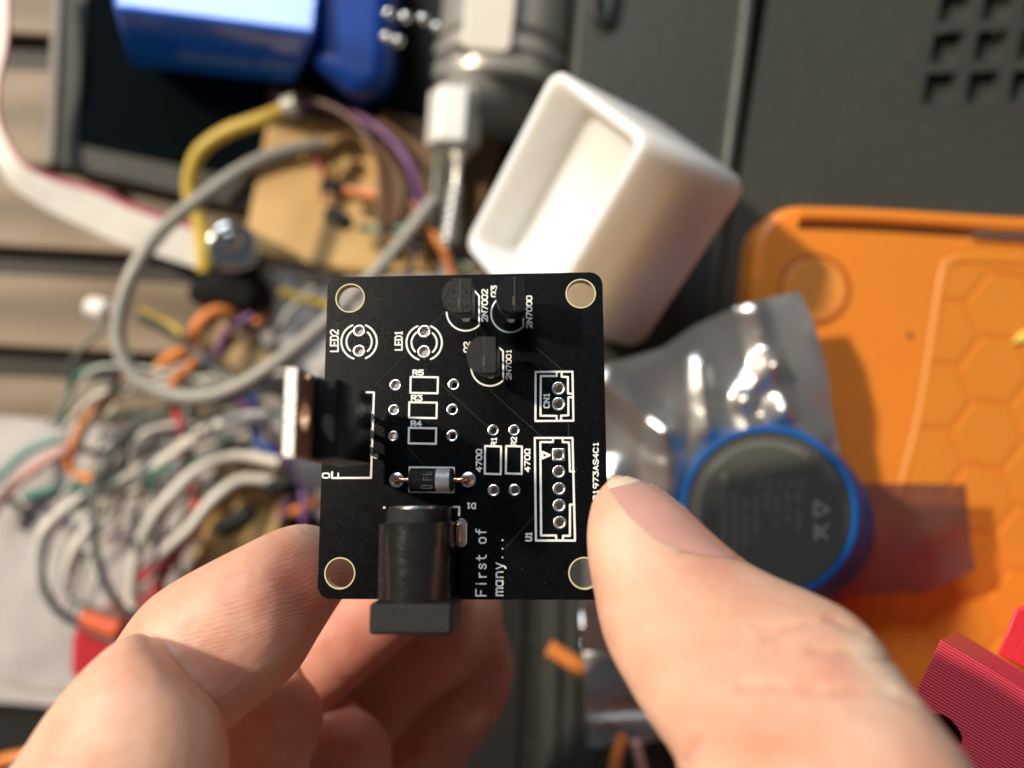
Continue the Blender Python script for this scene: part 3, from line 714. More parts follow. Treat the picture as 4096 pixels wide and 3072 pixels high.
for i, (m, r, pts, d, lab) in enumerate(wires):
    n = len(pts)
    P3 = [W(x, y, d + 10 + 3.5 * math.sin(k * 1.3 + i)) for k, (x, y) in enumerate(pts)]
    obj('jumper_wire', MB().tube(P3, r * (.82 if r > 1.5 else .95), 12), MT[m], None, lab, 'wire', G1, angle=60)
random.seed(21)
for (nm, lab, col, n_) in (('thin_wire', 'thin pale strand in the blurred tangle left of the board', 'white', 8), ('thin_wire', 'thin grey strand in the blurred tangle left of the board', 'grey', 6), ('thin_wire', 'thin teal strand in the blurred tangle left of the board', 'teal', 3), ('thin_wire', 'thin dark strand in the blurred tangle left of the board', 'black', 3)):
    for k in range(n_):
        x0, y0 = random.uniform(900, 1250), random.uniform(1350, 1950); x3, y3 = random.uniform(120, 800), random.uniform(1650, 2500)
        bu = random.uniform(-260, -60); d_ = random.uniform(256, 276)
        p1 = (x0 * .7 + x3 * .3 - 30, y0 * .7 + y3 * .3 + bu * .7); p2 = (x0 * .3 + x3 * .7 - 120, y0 * .3 + y3 * .7 + bu)
        obj(nm, MB().tube([W(x0, y0, d_ + 4), W(*p1, d_), W(*p2, d_ - 5), W(x3, y3, d_ + 3)], random.uniform(.5, 1.1), 8), cmat(col, (.3, .3, .3)), None, lab, 'wire', 'thin ' + col + ' strands in the tangle', angle=60)
def rod(x0, y0, x1, y1, d, r, lab):
    a, b = W(x0, y0, d), W(x1, y1, d - 2); mb = MB().cyl(a, b, r * 1.3, n=4)
    obj('black_connector', mb, M['black'], None, lab, 'connector', 'black crimp connectors among the wires', bevel=.4)
rod(880, 2125, 1005, 2040, 258, 2.6, 'black connector lying across the cardboard strip above the index finger')
rod(1080, 1960, 1170, 1915, 258, 2.6, 'black connector just left of the regulator tab foot')
rod(900, 1790, 1000, 1800, 262, 2.2, 'black connector beside the bright blue wire')
rod(1290, 740, 1365, 750, 266, 2.0, 'upper black connector on the cardboard block')
rod(1310, 850, 1400, 900, 264, 2.2, 'lower black connector on the cardboard block with a green wire')
obj('cardboard_strip', quadz([(880, 1760), (820, 2100), (700, 2400), (960, 2500), (1130, 2080), (1100, 1770)], 281.5, 272), M['carton'], None, 'tan cardboard strip under the wires just above the index finger', 'strip', bevel=1)
obj('wooden_stick', quadz([(850, 1250), (780, 1420), (1010, 1560), (1090, 1420)], 279.6, 270), mat('tan_wood_b', (.42, .28, .13), .6, var=.5, vscale=60), None, 'small tan wooden piece behind the right side of the grey loop', 'wood piece', bevel=1)
t = thing('white_plug', 'small white plug lying on the wooden slat left of the grey loop', 'plug', W(400, 1235, 290))
obj('plug_body', MB().cyl(W(360, 1225, 258), W(440, 1245, 256), 3.6), mat('white_plug_plastic', (.8, .75, .7), .35, sss=.2), t, bevel=1.2, seg=3)
obj('plug_tip', MB().cyl(W(440, 1245, 256), W(480, 1238, 256), 1.6), M['steel'], t)
t = thing('red_connector', 'red plastic connector half hidden behind the index finger', 'connector', W(380, 2620, 290))
obj('shell', quadz([(300, 2480), (270, 2560), (265, 2700), (330, 2790), (520, 2800), (620, 2480), (420, 2460)], 286, 255), mat('red_shell', (.50, .03, .04), .35, sss=.3, sssr=(1, .1, .1)), t, bevel=4, seg=4)
obj('orange_insert', MB().cyl(W(330, 2470, 254), W(480, 2520, 254), 3.2), cmat('scarlet', (.75, .12, .03)), t)

# ============================================================ CIRCUIT BOARD
KK = 42.7 / 40.5
cQ = [Vector(v) * KK for v in ((-27.28013214, 15.78985909, -114.70834306), (13.15424066, 16.27928126, -112.45624136), (13.2661827, -29.46524897, -105.54136915), (-27.16819011, -29.95467114, -107.79347085))]
cQ = [v + Vector((0, 0, ZC)) for v in cQ]
bx = (cQ[1] - cQ[0]).normalized(); by = (cQ[0] - cQ[3]); by = (by - bx * by.dot(bx)).normalized(); bz = bx.cross(by)
BO = (cQ[0] + cQ[1] + cQ[2] + cQ[3]) / 4
BW, BH = 42.7, (cQ[0] - cQ[3]).length
BM = Matrix((bx, by, bz)).transposed().to_4x4(); BM.translation = BO
BMI = BM.inverted(); EYE = BMI @ Vector((0, 0, ZC))
def Bl(px, py, h=0.0):           # local board coordinates of what is seen at a pixel, h mm above the board
    d = (BMI @ W(px, py, 100)) - EYE; tt = (h - EYE.z) / d.z; return EYE + d * tt
def c1_(x, y, h=0.0): return Bl(1100 + x * .6329, 1050 + y * .6329, h)
def c2_(x, y, h=0.0): return Bl(1100 + x * .6329, 1850 + y * .6329, h)
BMm = BM.copy(); BMm.translation = BO * MM
board = thing('circuit_board', 'small black square circuit board with white printing held between finger and thumb', 'circuit board', (0, 0, 0), rot=BMm)
TH = 1.6
X0, X1, Y0, Y1 = -BW / 2, BW / 2, -BH / 2, BH / 2
holes = []       # (x, y, r)
mh = [(c1_(475, 225), 1.0), (c1_(1932, 197), 1.0), (c2_(410, 700), 1.0), (c2_(1955, 700), 1.0)]
rmh = (c1_(475 + 86, 225) - c1_(475, 225)).length
for p, _ in mh: holes.append((p.x, p.y, rmh))
pads = [(533, 433, 40), (533, 560, 40), (945, 437, 42), (943, 565, 42), (762, 775, 37), (1130, 772, 37), (752, 932, 35), (1122, 930, 37), (748, 1097, 33), (1120, 1095, 37),
        (1380, 1060, 36), (1512, 1060, 36), (1381, 1440, 37), (1513, 1438, 37), (1793, 797, 43), (1793, 895, 43), (1793, 1215, 40), (1795, 1322, 40), (1797, 1430, 40), (1797, 1536, 40), (1800, 1644, 40)]
sc1 = (c1_(1100, 800) - c1_(1000, 800)).length / 100
padl = []
for x, y, r in pads:
    p = c1_(x, y); padl.append((p.x, p.y, r * sc1)); holes.append((p.x, p.y, r * sc1 * .60))
def board_face_polys():
    bm = bmesh.new(); ed = []
    rr = rrect(X0, X1, Y0, Y1, 2.0, 8)
    loops = [rr] + [[(x + r * math.cos(2 * math.pi * k / 32), y + r * math.sin(2 * math.pi * k / 32)) for k in range(32)] for x, y, r in holes]
    idx = []
    for lp in loops:
        v = [bm.verts.new((x, y, 0)) for x, y in lp]; idx.append(len(lp))
        ed += [bm.edges.new((v[i], v[(i + 1) % len(v)])) for i in range(len(v))]
    bmesh.ops.triangle_fill(bm, edges=ed, use_beauty=True); bm.verts.index_update()
    V = [v.co.copy() for v in bm.verts]; Fc = []
    for f in bm.faces:
        c = f.calc_center_median()
        if any((c.x - x) ** 2 + (c.y - y) ** 2 < (r * .97) ** 2 for x, y, r in holes): continue
        Fc.append(tuple(v.index for v in f.verts))
    bm.free(); return V, Fc, idx
V, Fc, idx = board_face_polys()
nv = len(V)
o = obj('board', MB().add([v for v in V] + [v + Vector((0, 0, -TH)) for v in V], Fc + [tuple(i + nv for i in f[::-1]) for f in Fc]), M['mask'], board, flat=True)
wl = []; st = 0
for nn in idx:
    wl += [(st + i, st + (i + 1) % nn, st + (i + 1) % nn + nv, st + i + nv) for i in range(nn)]; st += nn
core = obj('fibreglass_core', MB().add([v.copy() for v in V] + [v + Vector((0, 0, -TH)) for v in V], wl), M['fr4'], board)
M['holering'] = mat('bare_fibreglass', (.62, .57, .34), .5, var=.1, vscale=900)
def annulus(x, y, r0, r1, z, n=48, t=.05):
    vs = []
    for r, zz in ((r0, -t), (r0, t), (r1, t), (r1, -t)):
        vs += [(x + r * math.cos(2 * math.pi * k / n), y + r * math.sin(2 * math.pi * k / n), z + zz) for k in range(n)]
    fs = []
    for a in range(4):
        b = (a + 1) % 4
        fs += [(a * n + k, a * n + (k + 1) % n, b * n + (k + 1) % n, b * n + k) for k in range(n)]
    return MB().add(vs, fs)
for p, _ in mh: obj('mounting_hole_ring', annulus(p.x, p.y, rmh * .995, rmh + .17, .02), M['holering'], board)
# pads: domed tin rings with a plated barrel through the board
def padmesh(x, y, ro, square=False, n=36):
    ri = ro * .60; prof = [(ro, .0), (ro * .97, .05), (ro * .82, .10), (ro * .70, .07), (ri, -.02), (ri * .97, -.3), (ri * .97, -TH)]
    rings = []
    for i, (r, z) in enumerate(prof):
        ring_ = []
        for k in range(n):
            a = 2 * math.pi * k / n; rr = r
            if square and i < 3: rr = r / max(abs(math.cos(a)), abs(math.sin(a)))
            ring_.append(Vector((x + rr * math.cos(a), y + rr * math.sin(a), z + .02)))
        rings.append(ring_)
    return MB().loft(rings, False, False)
for i, (x, y, r) in enumerate(padl): obj('solder_pad', padmesh(x, y, r, i == 16), M['tin'], board)

# ---- stroke lettering
GL = {
 '0': [[(1, 0), (0, 1), (0, 5), (1, 6), (3, 6), (4, 5), (4, 1), (3, 0), (1, 0)]],
 'O': [[(1, 0), (0, 1), (0, 5), (1, 6), (3, 6), (4, 5), (4, 1), (3, 0), (1, 0)]],
 '1': [[(1, 5), (2, 6), (2, 0)], [(1, 0), (3, 0)]], '2': [[(0, 5), (1, 6), (3, 6), (4, 5), (4, 4), (0, 0), (4, 0)]],
 '3': [[(0, 6), (4, 6), (2, 3.6), (3, 3.6), (4, 2.6), (4, 1), (3, 0), (1, 0), (0, 1)]], '4': [[(3, 0), (3, 6), (0, 2), (4.2, 2)]],
 '5': [[(4, 6), (.5, 6), (0, 3.4), (3, 3.6), (4, 2.6), (4, 1), (3, 0), (1, 0), (0, 1)]],
 '7': [[(0, 6), (4, 6), (1.4, 0)]], '8': [[(1, 3), (0, 4), (0, 5), (1, 6), (3, 6), (4, 5), (4, 4), (3, 3), (1, 3), (0, 2), (0, 1), (1, 0), (3, 0), (4, 1), (4, 2), (3, 3)]],
 '9': [[(4, 3.4), (3, 2.6), (1, 2.6), (0, 3.6), (0, 5), (1, 6), (3, 6), (4, 5), (4, 2), (2.4, 0)]],
 'A': [[(0, 0), (2, 6), (4, 0)], [(.8, 2), (3.2, 2)]], 'C': [[(4, 5), (3, 6), (1, 6), (0, 5), (0, 1), (1, 0), (3, 0), (4, 1)]],
 'D': [[(0, 0), (0, 6), (2.5, 6), (4, 4.5), (4, 1.5), (2.5, 0), (0, 0)]], 'E': [[(4, 6), (0, 6), (0, 0), (4, 0)], [(0, 3), (3, 3)]],
 'F': [[(4, 6), (0, 6), (0, 0)], [(0, 3), (3, 3)]], 'L': [[(0, 6), (0, 0), (4, 0)]], 'N': [[(0, 0), (0, 6), (4, 0), (4, 6)]],
 'Q': [[(1, 0), (0, 1), (0, 5), (1, 6), (3, 6), (4, 5), (4, 1), (3, 0), (1, 0)], [(2.4, 1.8), (4.2, -.4)]],
 'R': [[(0, 0), (0, 6), (3, 6), (4, 5), (4, 4), (3, 3), (0, 3)], [(2, 3), (4, 0)]], 'S': [[(4, 5), (3, 6), (1, 6), (0, 5), (0, 4), (4, 2), (4, 1), (3, 0), (1, 0), (0, 1)]],
 'U': [[(0, 6), (0, 1), (1, 0), (3, 0), (4, 1), (4, 6)]], 'T': [[(0, 6), (4, 6)], [(2, 6), (2, 0)]],
 'W': [[(0, 0), (1.4, 0), (.4, 1.6), (0, 3), (0, 4.4), (1, 6), (3, 6), (4, 4.4), (4, 3), (3.6, 1.6), (2.6, 0), (4, 0)]],   # omega
 'i': [[(2, 0), (2, 4)], [(2, 5.4), (2, 5.7)]], 'r': [[(.8, 0), (.8, 4)], [(.8, 2.6), (1.8, 3.8), (3.2, 4)]],
 's': [[(3.5, 3.3), (2.6, 4), (1.3, 4), (.6, 3.1), (1.2, 2.3), (3, 1.8), (3.5, 1), (2.7, 0), (1.3, 0), (.5, .7)]],
 't': [[(1.6, 5.6), (1.6, 1), (2.4, 0), (3.4, 0)], [(.4, 4), (3.2, 4)]],
 'o': [[(1.2, 0), (.3, 1), (.3, 3), (1.2, 4), (2.8, 4), (3.7, 3), (3.7, 1), (2.8, 0), (1.2, 0)]],
 'f': [[(1.7, 0), (1.7, 5), (2.5, 6), (3.6, 6)], [(.5, 4), (3.2, 4)]],
 'm': [[(0, 0), (0, 4)], [(0, 3), (1, 4), (1.8, 4), (2.2, 3.2), (2.2, 0)], [(2.2, 3), (3, 4), (3.9, 4), (4.4, 3.2), (4.4, 0)]],
 'a': [[(3.6, 4), (3.6, 0)], [(3.6, 3), (2.8, 4), (1.2, 4), (.3, 3), (.3, 1), (1.2, 0), (2.8, 0), (3.6, 1)]],
 'n': [[(.4, 0), (.4, 4)], [(.4, 3), (1.4, 4), (2.8, 4), (3.6, 3), (3.6, 0)]],
 'y': [[(.3, 4), (2, 0)], [(3.7, 4), (1.6, -1.2), (.6, -1.8)]], '.': [[(2, .1), (2, .3)]], ' ': [],
}
def stroke(mb, pts, w, h0=.015, h1=.055, n=8):
    w = w * 1.12
    """a polyline pen stroke with round ends as thin raised ink; each segment is its own flat capsule"""
    pts = [Vector((p[0], p[1], 0)) for p in pts]
    for i in range(len(pts) - 1):
        a, b = pts[i], pts[i + 1]; d = (b - a)
        if d.length < 1e-6: continue
        d.normalize(); ang = math.atan2(d.y, d.x); out = []
        for k in range(n + 1): t_ = ang + math.pi / 2 + math.pi * k / n; out.append((a.x + w / 2 * math.cos(t_), a.y + w / 2 * math.sin(t_)))
        for k in range(n + 1): t_ = ang - math.pi / 2 + math.pi * k / n; out.append((b.x + w / 2 * math.cos(t_), b.y + w / 2 * math.sin(t_)))
        mb.prism(out, h0, h1 + .0007 * (i % 5) + .0003 * random.random())
def text(mb, s, start, end, up, w, track=1.45, cw=4.0):
    """letters from start to end (baseline), cap-height vector up, all local board points"""
    start, end, up = Vector(start), Vector(end), Vector(up); n = len(s)
    tot = n * 4 + (n - 1) * track; ux_ = (end - start) / tot; uy_ = up / 6
    x = 0
    for ch in s:
        for st_ in GL[ch]: stroke(mb, [start + ux_ * (x + p[0]) + uy_ * p[1] for p in st_], w)
        x += 4 + track
def vtext(mb, s, xb, xt, y0, y1, w=5.5, f=c1_, **k):
    a, b, c = f(xb, y0), f(xb, y1), f(xt, y0); text(mb, s, a, b, c - a, w * sc1, **k)
def htext(mb, s, x0, x1, yb, yt, w=7, f=c1_, **k):
    a, b, c = f(x0, yb), f(x1, yb), f(x0, yt); text(mb, s, a, b, c - a, w * sc1, **k)
mb = MB()
vtext(mb, 'LED2', 399, 352, 562, 428, 9); vtext(mb, 'LED1', 803, 760, 553, 434, 9)
vtext(mb, 'Q3', 1401, 1368, 216, 150, 9); vtext(mb, 'Q2', 1230, 1195, 566, 505, 9)
vtext(mb, '2N7002', 1342, 1308, 372, 172, 8); vtext(mb, '2N7000', 1622, 1590, 412, 213, 8); vtext(mb, '2N7001', 1492, 1462, 738, 550, 6)
htext(mb, 'R5', 873, 936, 711, 681, 9); htext(mb, 'R3', 864, 928, 872, 841, 9); htext(mb, 'R4', 862, 924, 1033, 1003, 9)
vtext(mb, 'CN1', 1733, 1700, 917, 826, 8); vtext(mb, 'R1', 1399, 1368, 1157, 1105, 8); vtext(mb, 'R2', 1525, 1494, 1154, 1105, 8)
vtext(mb, '470W', 1305, 1273, 1322, 1182, 8); vtext(mb, '470W', 1610, 1579, 1322, 1180, 8)
vtext(mb, 'U1', 1621, 1586, 494, 440, 9, c2_); vtext(mb, '21973AS4C1', 2042, 2012, 1502, 1135, 7)
a = c2_(1266, 258); text(mb, 'D1', a, c2_(1212, 258), c2_(1266, 290) - a, 8 * sc1)
htext(mb, 'OU', 302, 400, 1361, 1332, 9)
obj('reference_lettering', mb, M['silk'], board, flat=True)
mb = MB()
vtext(mb, 'First of', 1333, 1270, 842, 418, 8, c2_, track=1.5); vtext(mb, 'many...', 1440, 1378, 840, 470, 8, c2_, track=1.25)
obj('message_lettering', mb, M['silk'], board, flat=True)
# ---- component outlines
mb = MB(); LW = 11.5 * sc1
def pl(pts, w=LW, f=c1_, close=False):
    P_ = [f(*p) for p in pts]
    if close: P_ = P_ + [P_[0]]
    stroke(mb, P_, w)
for (a, b, c, d) in ((858, 723, 1030, 827), (849, 883, 1023, 984), (847, 1045, 1019, 1146), (1328, 1160, 1429, 1338), (1461, 1160, 1561, 1336), (851, 1295, 1131, 1451)):
    pl([(a, b), (c, b + 3), (c - 2, d), (a - 2, d - 3)], close=True)
pl([(1647, 692), (1880, 690), (1886, 1000), (1646, 1002)], close=True)
pl([(1780, 692), (1780, 718), (1680, 718), (1678, 968), (1780, 970), (1780, 1000)])
pl([(1812, 692), (1812, 722), (1851, 724), (1852, 828), (1882, 830)]); pl([(1884, 852), (1854, 852), (1854, 966), (1808, 968), (1808, 1000)])
pl([(1642, 1109), (1880, 1109), (1896, 1757), (1649, 1757)], close=True)
pl([(1757, 1109), (1757, 1135), (1677, 1135), (1682, 1725), (1776, 1725), (1778, 1755)])
pl([(1818, 1109), (1818, 1135), (1858, 1137), (1864, 1320), (1890, 1322)]); pl([(1892, 1530), (1864, 1530), (1864, 1727), (1820, 1727), (1820, 1755)])
pl([(1690, 1197), (1690, 1238), (1736, 1218)], 13 * sc1, close=True)
pl([(580, 820), (626, 822), (607, 1361), (360, 1362)]); pl([(360, 1362), (362, 1325)]); pl([(637, 1222), (638, 1222.5)], 32 * sc1)
pl([(1130, 280), (1165, 281), (1164, 333)], f=c2_); pl([(690, 285), (692, 285)], 14 * sc1, f=c2_)
def arc(cx, cy, r, a0, a1, w=LW, n=22):
    pl([(cx + r * math.cos(math.radians(a0 + (a1 - a0) * k / n)), cy + r * math.sin(math.radians(a0 + (a1 - a0) * k / n))) for k in range(n + 1)], w)
for cx, cy in ((532, 501), (943, 507)):
    arc(cx, cy, 112, 108, 248, 11 * sc1); arc(cx, cy, 80, 135, 235, 11 * sc1)
    arc(cx, cy, 112, -68, 68, 11 * sc1); arc(cx, cy, 80, -48, 48, 11 * sc1)
arc(1205, 312, 120, 178, 45, 10 * sc1); pl([(1290, 397), (1290, 212), (1264, 182)], 10 * sc1)
arc(1485, 322, 119, 232, 45, 10 * sc1); pl([(1569, 406), (1567, 250)], 10 * sc1)
arc(1358, 662, 118, 178, 44, 10 * sc1); pl([(1443, 744), (1441, 560), (1415, 538)], 10 * sc1)
obj('component_outlines', mb, M['silk'], board, flat=True)
mb = MB()
for pts in ([(1070, 310), (600, 812)], [(950, 640), (960, 690), (1350, 1045)], [(1545, 450), (1830, 690)], [(1366, 790), (1366, 815), (1740, 1150)], [(1270, 440), (1270, 480)], [(1650, 645), (1760, 760)], [(1855, 1005), (1855, 1100)], [(840, 1170), (950, 1290)], [(1640, 1600), (1460, 1800)], [(700, 970), (470, 1180)]):
    stroke(mb, [c1_(*p) for p in pts], 7 * sc1, -.01, .012)
obj('copper_traces', mb, M['trace'], board, flat=True)

mb = MB(); random.seed(5)
for k in range(420):
    x, y = random.uniform(X0 + 1, X1 - 1), random.uniform(Y0 + 1, Y1 - 1); r = random.uniform(.022, .045)
    mb.add([(x - r, y, .012), (x, y - r, .012), (x + r, y, .012), (x, y + r, .012), (x, y, .012 + r)], [(0, 1, 4), (1, 2, 4), (2, 3, 4), (3, 0, 4), (3, 2, 1, 0)])
obj('fine_dust', mb, M['dust'], board, kind='stuff', flat=True)
# ---- TO-92 transistors
def dshape(w_, h_, n=22):     # D outline: half ellipse at the left, straight to the flat front at the right; origin at mid width
    x0 = w_ * .02; rx = w_ / 2 + x0; out = []
    for k in range(n + 1):
        a = math.pi / 2 + math.pi * k / n; out.append((x0 + rx * math.cos(a), h_ / 2 * math.sin(a)))
    out += [(w_ * .46, -h_ * .485), (w_ * .5, -h_ * .45), (w_ * .5, h_ * .45), (w_ * .46, h_ * .485)]
    return out
def transistor(top_px, base_px, h, m, marks=True, wz=(195, 235)):
    tp = c1_(*top_px, h); bp = c1_(*base_px, 0)
    k = (EYE.z - h) / EYE.z
    rx = wz[0] / 2 * .6329 * sc1 / .6329 * k * 1.12; ry = wz[1] / 2 * sc1 * k
    fx = wz[0] / 2 * sc1 * k
    ax_ = (tp - bp) / h
    p = thing('transistor', None, None, (0, 0, 0)); p.parent = board; ORG[p] = Vector((0, 0, 0))
    D = dshape(fx * 2, ry * 2)
    offx = 0
    rings = []
    for z, s_ in ((h - 4.9, .90), (h - 4.6, .93), (h - 2.4, .97), (h - .35, 1.0), (h - .08, .985), (h, .96)):
        c = bp + ax_ * z
        rings.append([Vector((c.x + (x + offx) * s_, c.y + y * s_, z)) for x, y in D])
    obj('body', MB().loft(rings), m, p, angle=28)
    mb = MB(); c = bp + ax_ * (h + .02)
    mb.prism([(c.x + fx * .24 + q, c.y + s2) for q, s2 in ((-.05, -ry * .9), (.05, -ry * .9), (.07, ry * .93), (-.05, ry * .93))], h - .05, h + .05)
    mb.prism([(c.x + fx * .17 + q, c.y - ry * .33 + s2) for q, s2 in ((-.16, -.7), (.12, -.7), (.14, .55), (-.1, .6))], h - .05, h + .035)
    obj('moulding_seam', mb, mat('seam_grey', (.06, .055, .045), .4), p)
    for s3 in (-1, 0, 1):
        a = Vector((bp.x + offx * .3, bp.y + s3 * 1.27, -1.9)); b = bp + ax_ * (h - 4.7); b = Vector((b.x, b.y + s3 * 1.27, h - 4.7))
        mb = MB().tube([a, Vector((a.x, a.y, .6)), b], .24, 8); obj('leg', mb, M['tin'], p)
        obj('solder_joint', MB().cyl(Vector((a.x, a.y, 0)), Vector((a.x, a.y, .55)), .75, .3, n=20), M['tin'], p)
    return p
transistor((1146, 208), (1208, 296), 9.6, M['epoxy_scratched'])
transistor((1490, 200), (1492, 300), 8.6, M['epoxy_smooth'], wz=(196, 238))
transistor((1302, 583), (1362, 650), 9.2, M['epoxy'], wz=(192, 243))

# ---- TO-220 regulator standing at the left edge
p = thing('voltage_regulator', None, None, (0, 0, 0)); p.parent = board; ORG[p] = Vector((0, 0, 0))
HT, HB, HL = 29.0, 22.5, 5.5
tl, tr_, bl_, br_ = c1_(73, 642, HT), c1_(147, 640, HT), c1_(40, 1255, HT), c1_(122, 1257, HT)
yT, yB = (tl.y + tr_.y) / 2, (bl_.y + br_.y) / 2; xL = (tl.x + bl_.x) / 2; xR = (tr_.x + br_.x) / 2
# body end face seen at px 272..455 x 735..1300
b_l, b_r = c1_(272, 735, HB), c1_(452, 742, HB); b_bl = c1_(255, 1300, HB)
yc = (yT + yB) / 2; hw = 5.15; xR = xL + 1.35
T0 = xL
# tab plate with hole: profile in (y, z), extruded in x
bm = bmesh.new(); n = 40
out = [(-hw, HL), (-hw, 24.2), (-hw + .6, 24.4), (-hw + .6, 25.6), (-hw, 25.8), (-hw, HT), (hw, HT), (hw, 25.8), (hw - .6, 25.6), (hw - .6, 24.4), (hw, 24.2), (hw, HL)]
hz = 25.6
hl = [(1.85 * math.cos(2 * math.pi * k / n), hz + 1.85 * math.sin(2 * math.pi * k / n)) for k in range(n)]
vo = [bm.verts.new((0, y, z)) for y, z in out]; vh = [bm.verts.new((0, y, z)) for y, z in hl]
ed = [bm.edges.new((vo[i], vo[(i + 1) % len(vo)])) for i in range(len(vo))] + [bm.edges.new((vh[i], vh[(i + 1) % n])) for i in range(n)]
bmesh.ops.triangle_fill(bm, edges=ed, use_beauty=True); bm.verts.index_update()
Vv = [v.co.copy() for v in bm.verts]; Ff = []
for f in bm.faces:
    c = f.calc_center_median()
    if (c.y ** 2 + (c.z - hz) ** 2) < 1.7 ** 2: continue
    Ff.append(tuple(v.index for v in f.verts))
bm.free(); nv = len(Vv); no = len(out)
wl = [(i, (i + 1) % no, (i + 1) % no + nv, i + nv) for i in range(no)] + [(no + i, no + (i + 1) % n, no + (i + 1) % n + nv, no + i + nv) for i in range(n)]
mb = MB().add([Vector((T0, yc + v.y, v.z)) for v in Vv] + [Vector((T0 + 1.35, yc + v.y, v.z)) for v in Vv], Ff + [tuple(i + nv for i in f[::-1]) for f in Ff] + wl)
obj('metal_tab', mb, M['tab'], p, bevel=.07)
obj('sawn_edge', MB().box(T0 + .03, T0 + 1.32, yc - hw + .04, yc + hw - .04, HT - .1, HT + .05), M['tabedge'], p, bevel=.03)
xb0 = T0 + 1.35; xb1 = T0 + 4.6
mb = MB()
prof = [(xb0, HL), (xb1 - .5, HL), (xb1, HL + .8), (xb1, HB - 1.0), (xb1 - .5, HB), (xb0, HB)]
mb.hexa([Vector((x, yc - hw + .06 + (.25 if x > xb0 else 0), z)) for x, z in prof], [Vector((x, yc + hw - .06 - (.25 if x > xb0 else 0), z)) for x, z in prof])
obj('body', mb, M['epoxy_smooth'], p, bevel=.18)
for s3 in (-1, 0, 1):
    yy = yc + s3 * 2.54; xx = T0 + 2.6
    obj('leg', MB().box(xx - .25, xx + .25, yy - .38, yy + .38, -1.9, HL + .1), M['tin'], p)
    obj('leg_shoulder', MB().box(xx - .27, xx + .27, yy - .62, yy + .62, HL - 2.6, HL - .02), M['tin'], p)
    if xx > X0 + .3: obj('solder_joint', MB().cyl((xx, yy, 0), (xx, yy, .9), 1.0, .4, n=24), M['tin'], p)

# ---- diode
p = thing('diode', None, None, (0, 0, 0)); p.parent = board; ORG[p] = Vector((0, 0, 0))
a, b = c1_(852, 1374, 1.75), c1_(1128, 1374, 1.75); R_ = 72 * sc1 * .985
ax_ = (b - a).normalized(); Ld = (b - a).length
obj('body', MB().cyl(a, b, R_, prof=[(0, R_ * .86), (.15, R_), (Ld - .15, R_), (Ld, R_ * .86)], n=48), M['epoxy'], p)
obj('cathode_band', MB().cyl(a + ax_ * Ld * .62, a + ax_ * Ld * .93, R_ + .015, n=48), M['band'], p)
for e_, pad, s3 in ((a, c1_(768, 1374, 0), -1), (b, c1_(1222, 1372, 0), 1)):
    e_ = e_.copy()
    mb = MB().tube([e_ - ax_ * s3 * -0 , e_ + ax_ * s3 * .8, Vector((pad.x - s3 * .45, pad.y, e_.z - .1)), Vector((pad.x, pad.y, e_.z - .8)), Vector((pad.x, pad.y, -1.8))], .40, 12)
    obj('lead', mb, M['copper'], p)
    obj('solder_joint', MB().cyl((pad.x, pad.y, 0), (pad.x, pad.y, .6), 47 * sc1, prof=[(0, 47 * sc1), (.05, 46 * sc1), (.12, 34 * sc1), (.35, 22 * sc1), (.6, 15 * sc1)], n=32), M['tin'], p)
# faint marking on the diode body
mb = MB()
def dmark(pts):
    for i in range(len(pts) - 1):
        q = []
        for (u, v) in (pts[i], pts[i + 1]):
            ang = math.radians(v); q.append(a + ax_ * (Ld * u) + Vector((0, -math.sin(ang), math.cos(ang))) * (R_ + .01))
        mb.tube(q, .07, 6)
dmark([(.33, -25), (.55, -25)]); dmark([(.44, -40), (.44, -5)]); dmark([(.36, -12), (.36, 2), (.54, 2)]); dmark([(.50, -40), (.54, -30)])
dmark([(.32, 30), (.52, 30), (.55, 38), (.52, 46), (.32, 46), (.29, 38), (.32, 30)])
obj('marking', mb, M['mark'], p)

# ---- barrel power jack
p = thing('power_jack', None, None, (0, 0, 0)); p.parent = board; ORG[p] = Vector((0, 0, 0))
HJ = 10.6
fl, fr2 = c2_(590, 890, HJ), c2_(1115, 890, HJ); fb = c2_(700, 1092, HJ)
xm = (fl.x + fr2.x) / 2 + .1; wj = (fr2.x - fl.x) / 2
yf1 = fl.y; yf0 = fb.y
obj('front_block', MB().prism([(xm - wj, yf0), (xm + wj, yf0), (xm + wj, yf1), (xm - wj, yf1)], .15, HJ), M['jack_rough'], p, bevel=.55, seg=4)
cl = c2_(638, 400, 4.5); cr = c2_(1143, 400, 6.0)
Rj = 4.75; xc = (c2_(650, 600, 6).x + c2_(1138, 600, 6).x) / 2; 
yb0 = yf1 - .05; yb1 = c2_(880, 378, 10).y
def arch(x0, x1, zc, r, y, z0=.15, n=28, off=0):
    pts = [Vector((x0, y, z0)), Vector((x1, y, z0))]
    for k in range(n + 1):
        a_ = math.pi * k / n; pts.append(Vector((xc + r * math.cos(a_) + off, y, zc + r * math.sin(a_))))
    return pts
zc = 10.2 - Rj
obj('barrel', MB().loft([arch(xc - Rj, xc + Rj, zc, Rj, yb0), arch(xc - Rj, xc + Rj, zc, Rj, yb1 - .15), arch(xc - Rj + .12, xc + Rj - .12, zc, Rj - .12, yb1)]), M['jack'], p, angle=25)
obj('side_rail', MB().box(xc - Rj - .45, xc - Rj + .3, yb0, yb1 - .3, .15, 6.6), M['jack_rough'], p, bevel=.1)
yb2 = c2_(880, 292, 9.3).y
R2 = 4.05
obj('rear_collar', MB().loft([arch(xc - R2, xc + R2, zc, R2, yb1 - .1, off=-.3), arch(xc - R2, xc + R2, zc, R2, yb2 - .15, off=-.3), arch(xc - R2, xc + R2, zc, R2 - .15, yb2, off=-.3)]), M['jack_rough'], p, angle=25)
